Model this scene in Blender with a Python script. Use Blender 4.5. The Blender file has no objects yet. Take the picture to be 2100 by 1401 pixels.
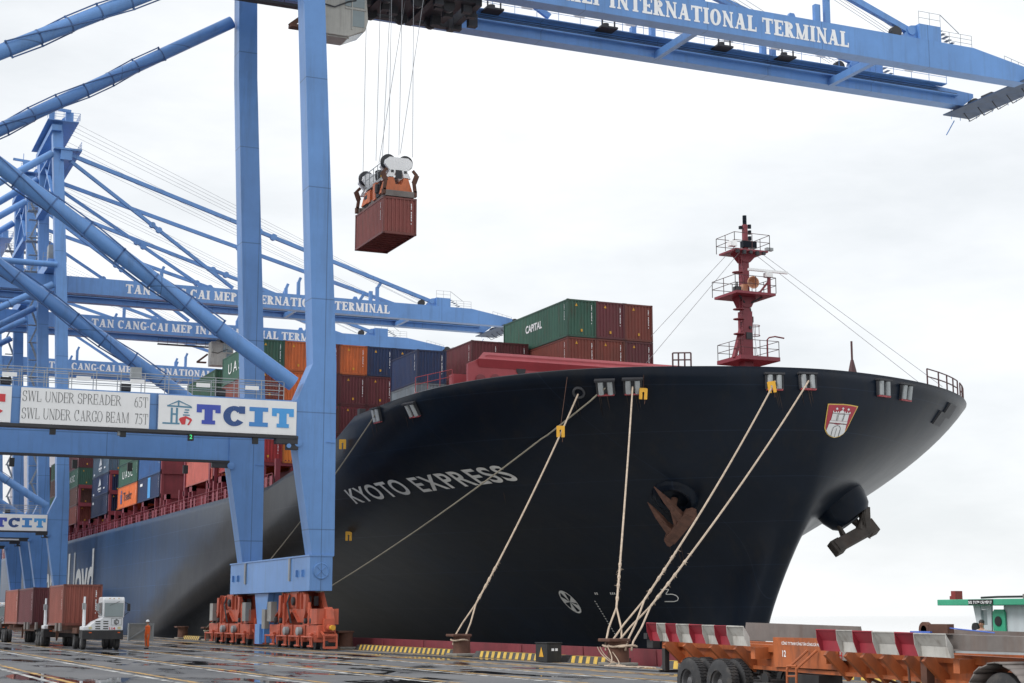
import bpy, bmesh, math, random
from mathutils import Vector, Matrix
R = math.radians
random.seed(7)
sc = bpy.context.scene
COL = sc.collection

# ---------------------------------------------------------------- camera, sky, sun, exposure
F_PX, CX, CY, EYE = 3300.0, 1050.0, 700.5, 2.1
PITCH = math.atan((1262 - CY) / F_PX)
AZ = R(23.7)                      # camera looks 23.7 deg from +Y (along the quay) towards +X (the water)
cd = bpy.data.cameras.new('camera'); cam = bpy.data.objects.new('camera', cd); COL.objects.link(cam)
cd.sensor_width = 36.0; cd.lens = F_PX / 2100.0 * 36.0
cd.clip_start = 0.5; cd.clip_end = 20000
cam.location = (0, 0, EYE)
cam.rotation_euler = (R(90) + PITCH, 0, -AZ)
sc.camera = cam

SUN_EL, SUN_AZ = R(44), R(-93)   # high, behind the camera on the landward side, veiled by cloud
world = bpy.data.worlds.new('World'); sc.world = world; world.use_nodes = True
nt = world.node_tree; nt.nodes.clear()
wo = nt.nodes.new('ShaderNodeOutputWorld'); bg = nt.nodes.new('ShaderNodeBackground')
sky = nt.nodes.new('ShaderNodeTexSky'); sky.sky_type = 'NISHITA'; sky.sun_disc = False
sky.sun_elevation = SUN_EL; sky.sun_rotation = SUN_AZ; sky.air_density = 1.0; sky.dust_density = 2.0
tc = nt.nodes.new('ShaderNodeTexCoord'); mp = nt.nodes.new('ShaderNodeMapping'); mp.inputs['Scale'].default_value = (1.6, 1.6, 5.0)
nz = nt.nodes.new('ShaderNodeTexNoise'); nz.inputs['Scale'].default_value = 1.7; nz.inputs['Detail'].default_value = 7; nz.inputs['Roughness'].default_value = .55
cr = nt.nodes.new('ShaderNodeValToRGB')
cr.color_ramp.elements[0].position = .36; cr.color_ramp.elements[0].color = (7.25, 7.5, 7.7, 1)
cr.color_ramp.elements[1].position = .68; cr.color_ramp.elements[1].color = (9.9, 10.0, 10.1, 1)
mx = nt.nodes.new('ShaderNodeMixRGB'); mx.inputs['Fac'].default_value = .90
nt.links.new(tc.outputs['Generated'], mp.inputs['Vector']); nt.links.new(mp.outputs['Vector'], nz.inputs['Vector'])
nt.links.new(nz.outputs['Fac'], cr.inputs['Fac']); nt.links.new(sky.outputs['Color'], mx.inputs['Color1'])
nt.links.new(cr.outputs['Color'], mx.inputs['Color2']); nt.links.new(mx.outputs['Color'], bg.inputs['Color'])
bg.inputs['Strength'].default_value = .1
nt.links.new(bg.outputs['Background'], wo.inputs['Surface'])
sd = bpy.data.lights.new('sun', 'SUN'); sd.energy = 1.5; sd.angle = R(24); sd.color = (1, .97, .93)
sun = bpy.data.objects.new('sun', sd); COL.objects.link(sun)
sdir = Vector((math.sin(SUN_AZ) * math.cos(SUN_EL), math.cos(SUN_AZ) * math.cos(SUN_EL), math.sin(SUN_EL)))
sun.rotation_euler = sdir.to_track_quat('Z', 'Y').to_euler()
sc.view_settings.view_transform = 'Standard'; sc.view_settings.look = 'None'
sc.view_settings.exposure = 0.34; sc.view_settings.gamma = 1.0
sc.cycles.max_bounces = 6; sc.cycles.diffuse_bounces = 3; sc.cycles.glossy_bounces = 3

# ---------------------------------------------------------------- measured rays: a photo point meets a known plane of the place
FW = Vector((math.sin(AZ) * math.cos(PITCH), math.cos(AZ) * math.cos(PITCH), math.sin(PITCH)))
RT = Vector((math.cos(AZ), -math.sin(AZ), 0)); UP = RT.cross(FW); C0 = Vector((0, 0, EYE))
def ray(x, y): return FW * F_PX + RT * (x - CX) - UP * (y - CY)
def aX(x, y, X): d = ray(x, y); return C0 + d * (X / d.x)
def aY(x, y, Y): d = ray(x, y); return C0 + d * (Y / d.y)
def aZ(x, y, Z): d = ray(x, y); return C0 + d * ((Z - EYE) / d.z)
def yAt(px, X, y=1320): return aX(px, y, X).y

# ---------------------------------------------------------------- materials
def nd(nt, t, **k):
    n = nt.nodes.new(t)
    for a, v in k.items():
        if a in n.inputs: n.inputs[a].default_value = v
        else: setattr(n, a, v)
    return n
def paint(name, col, rough=.45, var=.14, dirt=0.0, dirtcol=(.045, .035, .03), scale=.6, objcol=False, metal=0.0, spec=.5, bump=0.0, dscale=(1.2, 1.2, .12), rscale=0.0):
    m = bpy.data.materials.new(name); m.use_nodes = True; nt = m.node_tree; L = nt.links.new
    b = nt.nodes['Principled BSDF']; b.inputs['Roughness'].default_value = rough; b.inputs['Metallic'].default_value = metal
    b.inputs['Specular IOR Level'].default_value = spec
    tc = nd(nt, 'ShaderNodeTexCoord'); vec = tc.outputs['Object']; oi = nd(nt, 'ShaderNodeObjectInfo')
    ad = nd(nt, 'ShaderNodeVectorMath', operation='ADD'); sv = nd(nt, 'ShaderNodeVectorMath', operation='SCALE'); sv.inputs[0].default_value = (37, 19, 53)
    L(oi.outputs['Random'], sv.inputs['Scale']); L(vec, ad.inputs[0]); L(sv.outputs[0], ad.inputs[1]); vec = ad.outputs[0]
    n1 = nd(nt, 'ShaderNodeTexNoise', Scale=scale, Detail=6.0, Roughness=.62); L(vec, n1.inputs['Vector'])
    rp = nd(nt, 'ShaderNodeMapRange'); rp.inputs[1].default_value = .3; rp.inputs[2].default_value = .7; rp.inputs[3].default_value = 1 - var; rp.inputs[4].default_value = 1 + var
    L(n1.outputs['Fac'], rp.inputs[0])
    hs = nd(nt, 'ShaderNodeHueSaturation'); hs.inputs['Color'].default_value = (*col, 1)
    if objcol: L(oi.outputs['Color'], hs.inputs['Color'])
    L(rp.outputs[0], hs.inputs['Value']); out = hs.outputs['Color']
    if dirt > 0:
        mpn = nd(nt, 'ShaderNodeMapping'); mpn.inputs['Scale'].default_value = dscale; L(vec, mpn.inputs['Vector'])
        n2 = nd(nt, 'ShaderNodeTexNoise', Scale=1.6, Detail=8.0, Roughness=.7); L(mpn.outputs[0], n2.inputs['Vector'])
        r2 = nd(nt, 'ShaderNodeMapRange'); r2.inputs[1].default_value = .5; r2.inputs[2].default_value = .78; r2.inputs[3].default_value = 0; r2.inputs[4].default_value = dirt
        L(n2.outputs['Fac'], r2.inputs[0]); mixn = nd(nt, 'ShaderNodeMixRGB'); mixn.inputs['Color2'].default_value = (*dirtcol, 1)
        L(r2.outputs[0], mixn.inputs['Fac']); L(out, mixn.inputs['Color1']); out = mixn.outputs['Color']
    if rscale > 0:
        r3 = nd(nt, 'ShaderNodeMapRange'); r3.inputs[3].default_value = rough - rscale; r3.inputs[4].default_value = rough + rscale
        L(n1.outputs['Fac'], r3.inputs[0]); L(r3.outputs[0], b.inputs['Roughness'])
    L(out, b.inputs['Base Color'])
    if bump > 0:
        n4 = nd(nt, 'ShaderNodeTexNoise', Scale=scale * 9, Detail=5.0); L(vec, n4.inputs['Vector'])
        bp = nd(nt, 'ShaderNodeBump', Strength=bump, Distance=.03); L(n4.outputs['Fac'], bp.inputs['Height']); L(bp.outputs[0], b.inputs['Normal'])
    return m
M = {}
M['blue'] = paint('crane_blue_paint', (.128, .286, .605), .38, .11, .45, (.075, .12, .20), .25, dscale=(.9, .9, .07))
M['dark'] = paint('dark_grease_steel', (.035, .036, .042), .6, .25)
M['tip_steel'] = paint('shaded_blue_steel', (.045, .085, .17), .5, .2, .5, (.04, .035, .03), .8)  # crane blue darkened, the boom tip's shadow put into the colour
M['grey'] = paint('galvanised_grey', (.32, .34, .35), .55, .18, .3)
M['rail'] = paint('galvanised_rail', (.34, .36, .38), .5, .1)
M['white'] = paint('white_board', (.86, .865, .87), .45, .04, .12, (.45, .42, .38), .5)
M['letter'] = paint('white_letter_paint', (.88, .89, .90), .5, .05)
M['black'] = paint('black_letter_paint', (.03, .03, .035), .5, .1)
M['cab'] = paint('cab_beige_grey', (.42, .41, .37), .5, .12, .4)
M['glass'] = paint('cab_glass', (.20, .25, .26), .06, .1, spec=.8)
M['bogie'] = paint('bogie_orange_paint', (.50, .105, .055), .5, .22, .7, (.10, .06, .05), .8)
M['fender'] = paint('fender_red', (.20, .035, .045), .6, .2, .5, (.06, .03, .03), .8)
M['ship_red'] = paint('ship_red_paint', (.38, .068, .080), .5, .12, .3, (.16, .05, .05), .4)
M['mast_red'] = paint('mast_red_paint', (.22, .035, .05), .5, .15, .3, (.10, .04, .04), .6)
M['rail_dark'] = paint('weathered_dark_rail', (.075, .03, .033), .6, .2)
M['streak'] = paint('rust_streak', (.040, .024, .018), .7, .3)
M['ship_dred'] = paint('ship_dark_red', (.20, .035, .045), .55, .2, .4)
M['orange_paint'] = paint('trailer_orange', (.40, .108, .032), .55, .3, .8, (.065, .04, .03), .9, dscale=(2, 2, .5))
M['plate_red'] = paint('guide_red', (.33, .032, .05), .55, .22, .6, (.12, .05, .04), 1.4)
M['plate_white'] = paint('guide_white', (.50, .49, .46), .55, .2, .8, (.16, .12, .09), 1.4, dscale=(3, 3, .6))
M['plate_grey'] = paint('worn_steel_beam', (.17, .15, .14), .6, .25, .5, (.12, .06, .035), 1.5)
M['rubber'] = paint('tyre_rubber', (.032, .033, .036), .8, .3, .7, (.13, .115, .10), 2.5, dscale=(2, 2, 2))
M['rim'] = paint('wheel_rim', (.10, .10, .105), .6, .2)
M['anchor_iron'] = paint('anchor_iron', (.055, .046, .04), .75, .35, .5, (.09, .045, .03), 1.5)
M['rust'] = paint('rust', (.11, .050, .033), .8, .35, .5, (.05, .025, .02), 2)
M['rope'] = paint('mooring_rope_fibre', (.49, .39, .30), .9, .2, .3, (.25, .19, .15), 3)
M['rope2'] = paint('weathered_rope_fibre', (.30, .27, .21), .9, .2)
M['wire'] = paint('wire_rope', (.28, .29, .31), .6, .1)
M['yellow'] = paint('yellow_plate', (.72, .38, .03), .5, .1, .25)
M['gold'] = paint('gold_edge', (.62, .42, .10), .5, .1)
M['crest_red'] = paint('crest_red', (.36, .03, .05), .5, .1)
M['crest_white'] = paint('crest_white', (.66, .66, .66), .5, .08)
M['hullgrey'] = paint('hull_letter_grey', (.70, .70, .67), .5, .12, .3)
M['truck'] = paint('truck_white', (.74, .76, .78), .35, .06, .2, (.3, .28, .25))
M['chassis'] = paint('truck_chassis', (.022, .022, .024), .6, .3, .5, (.08, .07, .06))
M['green'] = paint('boat_green', (.045, .34, .20), .45, .12, .2)
M['boatwhite'] = paint('boat_grey_white', (.50, .54, .57), .45, .1, .2)
M['conc'] = paint('kerb_concrete', (.22, .21, .19), .8, .25, .5, scale=1.5)
M['kerb_y'] = paint('kerb_yellow', (.55, .36, .06), .7, .22, .7, (.2, .17, .13), 2, dscale=(2, 2, 1))
M['kerb_k'] = paint('kerb_black', (.05, .05, .05), .7, .3, .5, (.15, .14, .12), 2)
M['orange'] = paint('coverall_orange', (.72, .12, .02), .8, .15)
M['skin'] = paint('skin', (.36, .19, .12), .55, .1)
M['shirt'] = paint('shirt_grey', (.48, .46, .46), .85, .1)
M['hair'] = paint('hair_black', (.015, .013, .012), .5, .2)
M['boxk'] = paint('black_cabinet', (.012, .013, .014), .5, .2, .3, (.1, .09, .08))
M['blueline'] = paint('blue_strap', (.08, .16, .55), .6, .1)
M['cont'] = paint('container_paint', (1, 1, 1), .5, .16, .7, (.085, .045, .03), .5, objcol=True, dscale=(2.2, 2.2, .25))
M['lred'] = paint('letter_red', (.62, .05, .06), .5, .05)
M['l1'] = paint('letter_royal', (.055, .09, .46), .5, .05)
M['l2'] = paint('letter_steel', (.035, .09, .27), .5, .05)
M['l3'] = paint('letter_mid_blue', (.065, .26, .62), .5, .05)
M['l4'] = paint('letter_sky_blue', (.075, .35, .75), .5, .05)
M['icon'] = paint('icon_slate_blue', (.11, .26, .38), .5, .05)
M['steelpan'] = paint('galvanised_sheet', (.30, .30, .285), .55, .2, .4)
m = bpy.data.materials.new('green_display'); m.use_nodes = True; b_ = m.node_tree.nodes['Principled BSDF']
b_.inputs['Emission Color'].default_value = (.08, .9, .3, 1); b_.inputs['Emission Strength'].default_value = .7; b_.inputs['Base Color'].default_value = (.02, .2, .06, 1); M['led'] = m

def seams(m, lines, k):
    """weld lines: where the object coordinate is a multiple of the plate size the paint is k times as bright"""
    nt = m.node_tree; L = nt.links.new; b = nt.nodes['Principled BSDF']; src = b.inputs['Base Color'].links[0].from_socket
    tc = nd(nt, 'ShaderNodeTexCoord'); sx = nd(nt, 'ShaderNodeSeparateXYZ'); L(tc.outputs['Object'], sx.inputs[0])
    for ax, per, wd in lines:
        a = nd(nt, 'ShaderNodeMath', operation='DIVIDE'); L(sx.outputs[ax], a.inputs[0]); a.inputs[1].default_value = per
        f = nd(nt, 'ShaderNodeMath', operation='FRACT'); L(a.outputs[0], f.inputs[0])
        c = nd(nt, 'ShaderNodeMath', operation='LESS_THAN'); L(f.outputs[0], c.inputs[0]); c.inputs[1].default_value = wd
        h = nd(nt, 'ShaderNodeHueSaturation'); h.inputs['Value'].default_value = k; L(c.outputs[0], h.inputs['Fac']); L(src, h.inputs['Color']); src = h.outputs['Color']
    L(src, b.inputs['Base Color'])
seams(M['blue'], (('Z', 7.4, .010), ('X', 10.6, .006)), .62)
DARK_EDGE = (-.237, -2.4)
def hull_mat():
    m = paint('hull_navy_paint', (.006, .010, .018), .34, .30, .55, (.020, .018, .017), .12, spec=.13, dscale=(.5, .5, .06), rscale=.08, bump=.0)
    nt = m.node_tree; L = nt.links.new; hs = [n for n in nt.nodes if n.type == 'HUE_SAT'][0]
    tc = nd(nt, 'ShaderNodeTexCoord'); sx = nd(nt, 'ShaderNodeSeparateXYZ'); L(tc.outputs['Object'], sx.inputs[0])
    mr = nd(nt, 'ShaderNodeMapRange'); mr.inputs[1].default_value = -95; mr.inputs[2].default_value = -25; L(sx.outputs['Y'], mr.inputs[0])   # black bow; sky reflection along the aft side painted in as blue
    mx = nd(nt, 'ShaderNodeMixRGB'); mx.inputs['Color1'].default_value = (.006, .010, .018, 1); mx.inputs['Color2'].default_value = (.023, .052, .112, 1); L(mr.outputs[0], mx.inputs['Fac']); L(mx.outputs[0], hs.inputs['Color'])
    # near-black below a slanted, ragged line along the flare behind the bow
    src = nt.nodes['Principled BSDF'].inputs['Base Color'].links[0].from_socket
    n6 = nd(nt, 'ShaderNodeTexNoise', Scale=.16, Detail=7.0, Roughness=.65); mpp = nd(nt, 'ShaderNodeMapping'); mpp.inputs['Scale'].default_value = (1, .5, 1.6); L(tc.outputs['Object'], mpp.inputs['Vector']); L(mpp.outputs[0], n6.inputs['Vector'])
    ly = nd(nt, 'ShaderNodeMath', operation='MULTIPLY_ADD'); L(sx.outputs['Y'], ly.inputs[0]); ly.inputs[1].default_value = DARK_EDGE[0]; ly.inputs[2].default_value = DARK_EDGE[1]      # boundary height for this station
    df = nd(nt, 'ShaderNodeMath', operation='SUBTRACT'); L(ly.outputs[0], df.inputs[0]); L(sx.outputs['Z'], df.inputs[1])
    dn = nd(nt, 'ShaderNodeMath', operation='MULTIPLY_ADD'); L(n6.outputs['Fac'], dn.inputs[0]); dn.inputs[1].default_value = 5.0; L(df.outputs[0], dn.inputs[2])
    ms = nd(nt, 'ShaderNodeMapRange'); ms.inputs[1].default_value = 1.5; ms.inputs[2].default_value = 4.2; ms.inputs[4].default_value = .92; L(dn.outputs[0], ms.inputs[0])
    so2 = nd(nt, 'ShaderNodeMixRGB'); so2.inputs['Color2'].default_value = (.013, .012, .011, 1); gs = nd(nt, 'ShaderNodeMapRange'); gs.inputs[1].default_value = -88; gs.inputs[2].default_value = -72; L(sx.outputs['Y'], gs.inputs[0]); gs2 = nd(nt, 'ShaderNodeMath', operation='MULTIPLY'); L(ms.outputs[0], gs2.inputs[0]); L(gs.outputs[0], gs2.inputs[1]); L(gs2.outputs[0], so2.inputs['Fac'])
    gz = nd(nt, 'ShaderNodeMapRange'); gz.inputs[1].default_value = 6.5; gz.inputs[2].default_value = 11.5; L(sx.outputs['Z'], gz.inputs[0])  # sky sheen on the upper plating painted in as pale grey
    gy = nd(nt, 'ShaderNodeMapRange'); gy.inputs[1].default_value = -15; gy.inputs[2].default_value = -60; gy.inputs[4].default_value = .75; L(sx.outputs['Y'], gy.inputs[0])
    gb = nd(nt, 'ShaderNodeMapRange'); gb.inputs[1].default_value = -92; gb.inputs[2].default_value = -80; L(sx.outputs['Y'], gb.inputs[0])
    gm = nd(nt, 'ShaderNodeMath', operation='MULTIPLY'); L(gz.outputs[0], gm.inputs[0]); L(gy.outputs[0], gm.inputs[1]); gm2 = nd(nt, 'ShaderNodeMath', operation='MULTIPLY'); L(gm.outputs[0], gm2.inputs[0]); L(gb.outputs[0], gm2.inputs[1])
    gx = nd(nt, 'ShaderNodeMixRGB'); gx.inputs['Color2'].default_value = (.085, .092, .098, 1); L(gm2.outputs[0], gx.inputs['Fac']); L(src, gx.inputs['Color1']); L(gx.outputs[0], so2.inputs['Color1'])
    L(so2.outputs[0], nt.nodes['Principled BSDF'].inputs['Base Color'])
    seams(m, (('Z', 2.6, .018), ('Y', 9.4, .005)), 1.7)
    b = nt.nodes['Principled BSDF']; n5 = nd(nt, 'ShaderNodeTexNoise', Scale=.35, Detail=3.0); L(tc.outputs['Object'], n5.inputs['Vector'])
    bp = nd(nt, 'ShaderNodeBump', Strength=.25, Distance=.12); L(n5.outputs['Fac'], bp.inputs['Height']); L(bp.outputs[0], b.inputs['Normal'])
    return m
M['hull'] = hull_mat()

def asphalt():
    m = bpy.data.materials.new('wet_asphalt'); m.use_nodes = True; nt = m.node_tree; L = nt.links.new; b = nt.nodes['Principled BSDF']
    tc = nd(nt, 'ShaderNodeTexCoord')
    n1 = nd(nt, 'ShaderNodeTexNoise', Scale=.12, Detail=8.0, Roughness=.62); L(tc.outputs['Object'], n1.inputs['Vector'])
    n2 = nd(nt, 'ShaderNodeTexNoise', Scale=9.0, Detail=6.0, Roughness=.7); L(tc.outputs['Object'], n2.inputs['Vector'])
    mp = nd(nt, 'ShaderNodeMapping'); mp.inputs['Scale'].default_value = (1.0, .34, 1); L(tc.outputs['Object'], mp.inputs['Vector'])
    n3 = nd(nt, 'ShaderNodeTexNoise', Scale=.40, Detail=5.0, Roughness=.6, Distortion=.8); L(mp.outputs[0], n3.inputs['Vector'])
    pud = nd(nt, 'ShaderNodeMapRange'); pud.inputs[1].default_value = .543; pud.inputs[2].default_value = .562; L(n3.outputs['Fac'], pud.inputs[0])
    damp = nd(nt, 'ShaderNodeMapRange'); damp.inputs[1].default_value = .505; damp.inputs[2].default_value = .57; L(n3.outputs['Fac'], damp.inputs[0])
    c1 = nd(nt, 'ShaderNodeValToRGB'); e = c1.color_ramp.elements; e[0].position = .3; e[0].color = (.145, .15, .16, 1); e[1].position = .72; e[1].color = (.255, .255, .26, 1); L(n1.outputs['Fac'], c1.inputs['Fac'])
    mxa = nd(nt, 'ShaderNodeMixRGB', blend_type='MULTIPLY'); mxa.inputs['Fac'].default_value = .45; L(c1.outputs[0], mxa.inputs['Color1']); L(n2.outputs['Fac'], mxa.inputs['Color2'])
    mxb = nd(nt, 'ShaderNodeMixRGB'); mxb.inputs['Color2'].default_value = (.018, .019, .021, 1); L(mxa.outputs[0], mxb.inputs['Color1']); L(damp.outputs[0], mxb.inputs['Fac'])
    L(mxb.outputs[0], b.inputs['Base Color'])
    ro = nd(nt, 'ShaderNodeMapRange'); ro.inputs[3].default_value = .85; ro.inputs[4].default_value = .03; L(pud.outputs[0], ro.inputs[0]); L(ro.outputs[0], b.inputs['Roughness'])
    sp = nd(nt, 'ShaderNodeMapRange'); sp.inputs[3].default_value = .15; sp.inputs[4].default_value = .5; L(pud.outputs[0], sp.inputs[0]); L(sp.outputs[0], b.inputs['Specular IOR Level'])
    inv = nd(nt, 'ShaderNodeMapRange'); inv.inputs[3].default_value = 1.0; inv.inputs[4].default_value = 0.0; L(pud.outputs[0], inv.inputs[0])
    bp = nd(nt, 'ShaderNodeBump', Distance=.02); L(inv.outputs[0], bp.inputs['Strength']); L(n2.outputs['Fac'], bp.inputs['Height']); L(bp.outputs[0], b.inputs['Normal'])
    return m
M['asphalt'] = asphalt()
def worn(name, col):
    m = bpy.data.materials.new(name); m.use_nodes = True; nt = m.node_tree; L = nt.links.new; b = nt.nodes['Principled BSDF']
    tc = nd(nt, 'ShaderNodeTexCoord'); n = nd(nt, 'ShaderNodeTexNoise', Scale=1.3, Detail=9.0, Roughness=.75); L(tc.outputs['Object'], n.inputs['Vector'])
    r = nd(nt, 'ShaderNodeMapRange'); r.inputs[1].default_value = .42; r.inputs[2].default_value = .58; L(n.outputs['Fac'], r.inputs[0])
    mx = nd(nt, 'ShaderNodeMixRGB'); mx.inputs['Color1'].default_value = (*col, 1); mx.inputs['Color2'].default_value = (.10, .10, .105, 1); L(r.outputs[0], mx.inputs['Fac'])
    L(mx.outputs[0], b.inputs['Base Color']); b.inputs['Roughness'].default_value = .7; b.inputs['Specular IOR Level'].default_value = .2
    return m
M['mark_w'] = worn('worn_white_marking', (.62, .62, .60)); M['mark_y'] = worn('worn_yellow_marking', (.60, .36, .10))
def water():
    m = bpy.data.materials.new('river_water'); m.use_nodes = True; nt = m.node_tree; L = nt.links.new; b = nt.nodes['Principled BSDF']
    b.inputs['Base Color'].default_value = (.60, .61, .60, 1); b.inputs['Roughness'].default_value = .06
    tc = nd(nt, 'ShaderNodeTexCoord'); n = nd(nt, 'ShaderNodeTexNoise', Scale=.5, Detail=6.0); L(tc.outputs['Object'], n.inputs['Vector'])
    bp = nd(nt, 'ShaderNodeBump', Strength=.08, Distance=.1); L(n.outputs['Fac'], bp.inputs['Height']); L(bp.outputs[0], b.inputs['Normal'])
    return m
M['water'] = water()

# ---------------------------------------------------------------- building helpers
def thing(name, label, cat, loc=(0, 0, 0), rz=0.0, group=None):
    o = bpy.data.objects.new(name, None); COL.objects.link(o); o.location = loc; o.rotation_euler = (0, 0, rz)
    o['label'] = label; o['category'] = cat; o.empty_display_size = .3
    if group: o['group'] = group
    return o
def tag(o, label, cat, group=None):
    o['label'] = label; o['category'] = cat
    if group: o['group'] = group
    return o
class MB:
    def __init__(s): s.v = []; s.f = []; s.mi = []; s.cur = 0; s.mk = []
    def new(s): s.mk.append((len(s.v), len(s.f))); return s
    def build_each(s, name, mats, parent=None, **k):
        mk = sorted(set([(0, 0)] + s.mk)) + [(len(s.v), len(s.f))]; out = []
        for (v0, f0), (v1, f1) in zip(mk, mk[1:]):
            if f1 > f0:
                m_ = MB(); m_.v = s.v[v0:v1]; m_.f = [tuple(i - v0 for i in f) for f in s.f[f0:f1]]; m_.mi = s.mi[f0:f1]; out.append(m_.build(name, mats, parent, **k))
        return out
    def add(s, vs, fs):
        n = len(s.v); s.v += [tuple(a) for a in vs]; s.f += [tuple(i + n for i in f) for f in fs]; s.mi += [s.cur] * len(fs); return s
    def mat(s, i): s.cur = i; return s
    def box(s, x0, x1, y0, y1, z0, z1):
        return s.add([(x0, y0, z0), (x1, y0, z0), (x1, y1, z0), (x0, y1, z0), (x0, y0, z1), (x1, y0, z1), (x1, y1, z1), (x0, y1, z1)],
                     [(0, 3, 2, 1), (4, 5, 6, 7), (0, 1, 5, 4), (1, 2, 6, 5), (2, 3, 7, 6), (3, 0, 4, 7)])
    def beam(s, a, b, w, h, up=(0, 0, 1), w1=None, h1=None):
        a = Vector(a); b = Vector(b); d = (b - a).normalized(); up = Vector(up)
        sd = d.cross(up)
        if sd.length < 1e-4: sd = d.cross(Vector((1, 0, 0)))
        sd.normalize(); u = sd.cross(d); w1 = w if w1 is None else w1; h1 = h if h1 is None else h1; vs = []
        for p, ww, hh in ((a, w, h), (b, w1, h1)):
            for i, j in ((-1, -1), (1, -1), (1, 1), (-1, 1)): vs.append(p + sd * (i * ww / 2) + u * (j * hh / 2))
        return s.add(vs, [(3, 2, 1, 0), (4, 5, 6, 7), (0, 1, 5, 4), (1, 2, 6, 5), (2, 3, 7, 6), (3, 0, 4, 7)])
    def tube(s, a, b, r, r1=None, n=12, caps=True):
        a = Vector(a); b = Vector(b); d = (b - a).normalized(); r1 = r if r1 is None else r1
        t = d.cross(Vector((0, 0, 1)) if abs(d.z) < .95 else Vector((1, 0, 0))).normalized(); u = d.cross(t); vs = []
        for p, rr in ((a, r), (b, r1)):
            for k in range(n):
                an = 2 * math.pi * k / n; vs.append(p + (t * math.cos(an) + u * math.sin(an)) * rr)
        fs = [(k, (k + 1) % n, n + (k + 1) % n, n + k) for k in range(n)]
        if caps: fs += [tuple(range(n))[::-1], tuple(range(n, 2 * n))]
        return s.add(vs, fs)
    def path(s, pts, r, n=6):
        pts = [Vector(p) for p in pts]; vs = []; N = len(pts); t = None
        for i, p in enumerate(pts):
            d = (pts[min(i + 1, N - 1)] - pts[max(i - 1, 0)]).normalized()
            if t is None: t = d.cross(Vector((0, 0, 1)) if abs(d.z) < .95 else Vector((1, 0, 0))).normalized()
            else: t = (t - d * t.dot(d)).normalized()
            u = d.cross(t); rr = r(i / (N - 1)) if callable(r) else r
            for k in range(n):
                an = 2 * math.pi * k / n; vs.append(p + (t * math.cos(an) + u * math.sin(an)) * rr)
        fs = [(i * n + k, i * n + (k + 1) % n, (i + 1) * n + (k + 1) % n, (i + 1) * n + k) for i in range(N - 1) for k in range(n)]
        fs += [tuple(range(n))[::-1], tuple(range((N - 1) * n, N * n))]
        return s.add(vs, fs)
    def prism(s, poly, O, U, V, depth):
        O = Vector(O); U = Vector(U); V = Vector(V); W = U.cross(V).normalized() * depth; n = len(poly)
        vs = [O + U * p[0] + V * p[1] for p in poly]; vs += [p + W for p in vs]
        return s.add(vs, [tuple(range(n))[::-1], tuple(range(n, 2 * n))] + [(i, (i + 1) % n, n + (i + 1) % n, n + i) for i in range(n)])
    def lathe(s, O, axis, prof, n=16, caps=True):
        O = Vector(O); d = Vector(axis).normalized(); t = d.cross(Vector((0, 0, 1)) if abs(d.z) < .95 else Vector((1, 0, 0))).normalized(); u = d.cross(t); vs = []; m = len(prof)
        for (h, r) in prof:
            for k in range(n):
                an = 2 * math.pi * k / n; vs.append(O + d * h + (t * math.cos(an) + u * math.sin(an)) * max(r, 1e-3))
        fs = [(i * n + k, i * n + (k + 1) % n, (i + 1) * n + (k + 1) % n, (i + 1) * n + k) for i in range(m - 1) for k in range(n)]
        if caps: fs += [tuple(range(n))[::-1], tuple(range((m - 1) * n, m * n))]
        return s.add(vs, fs)
    def sphere(s, c, r, n=12, m=8, sc_=(1, 1, 1)):
        c = Vector(c); prof = [(-r * math.cos(math.pi * i / m), r * math.sin(math.pi * i / m)) for i in range(m + 1)]
        k = len(s.v); s.lathe((0, 0, 0), (0, 0, 1), prof, n)
        for i in range(k, len(s.v)): q = s.v[i]; s.v[i] = (c.x + q[0] * sc_[0], c.y + q[1] * sc_[1], c.z + q[2] * sc_[2])
        return s
    def rail(s, a, b, h=1.1, step=1.6, nr=3, r=.03):
        a = Vector(a); b = Vector(b); n = max(1, round((b - a).length / step))
        for i in range(n + 1):
            p = a.lerp(b, i / n); s.tube(p, p + Vector((0, 0, h)), r, n=5, caps=False)
        for k in range(nr):
            z = Vector((0, 0, h * (k + 1) / nr)); s.tube(a + z, b + z, r * .9, n=5, caps=False)
        return s
    def build(s, name, mats, parent=None, smooth=False, local=False, bevel=0.0, flip=True):
        off = Vector((0, 0, 0))
        if parent is not None and not local:
            p = parent
            while p is not None: off += p.location; p = p.parent
        me = bpy.data.meshes.new(name); me.from_pydata([(x - off.x, y - off.y, z - off.z) for x, y, z in s.v], [], s.f)
        mats = mats if isinstance(mats, (list, tuple)) else [mats]
        for m_ in mats: me.materials.append(M[m_] if isinstance(m_, str) else m_)
        if len(mats) > 1: me.polygons.foreach_set('material_index', s.mi)
        if flip:
            bm = bmesh.new(); bm.from_mesh(me); bmesh.ops.recalc_face_normals(bm, faces=bm.faces); bm.to_mesh(me); bm.free()
        if smooth:
            me.polygons.foreach_set('use_smooth', [True] * len(me.polygons))
            try: me.set_sharp_from_angle(angle=R(40))
            except Exception: pass
        o = bpy.data.objects.new(name, me); COL.objects.link(o)
        if parent is not None: o.parent = parent
        if bevel > 0:
            bv = o.modifiers.new('bevel', 'BEVEL'); bv.width = bevel; bv.segments = 2; bv.limit_method = 'ANGLE'
        return o
def kids(o): return [c for c in bpy.data.objects if c.parent == o]
def copy_tree(o, parent=None, skip=()):
    c = o.copy(); COL.objects.link(c); c.parent = parent
    for ch in kids_map.get(o.name, []):
        if ch.name.split('.')[0] in skip: continue
        copy_tree(ch, c, skip)
    return c
kids_map = {}
def map_kids():
    kids_map.clear()
    for o in bpy.data.objects:
        if o.parent: kids_map.setdefault(o.parent.name, []).append(o)

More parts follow.
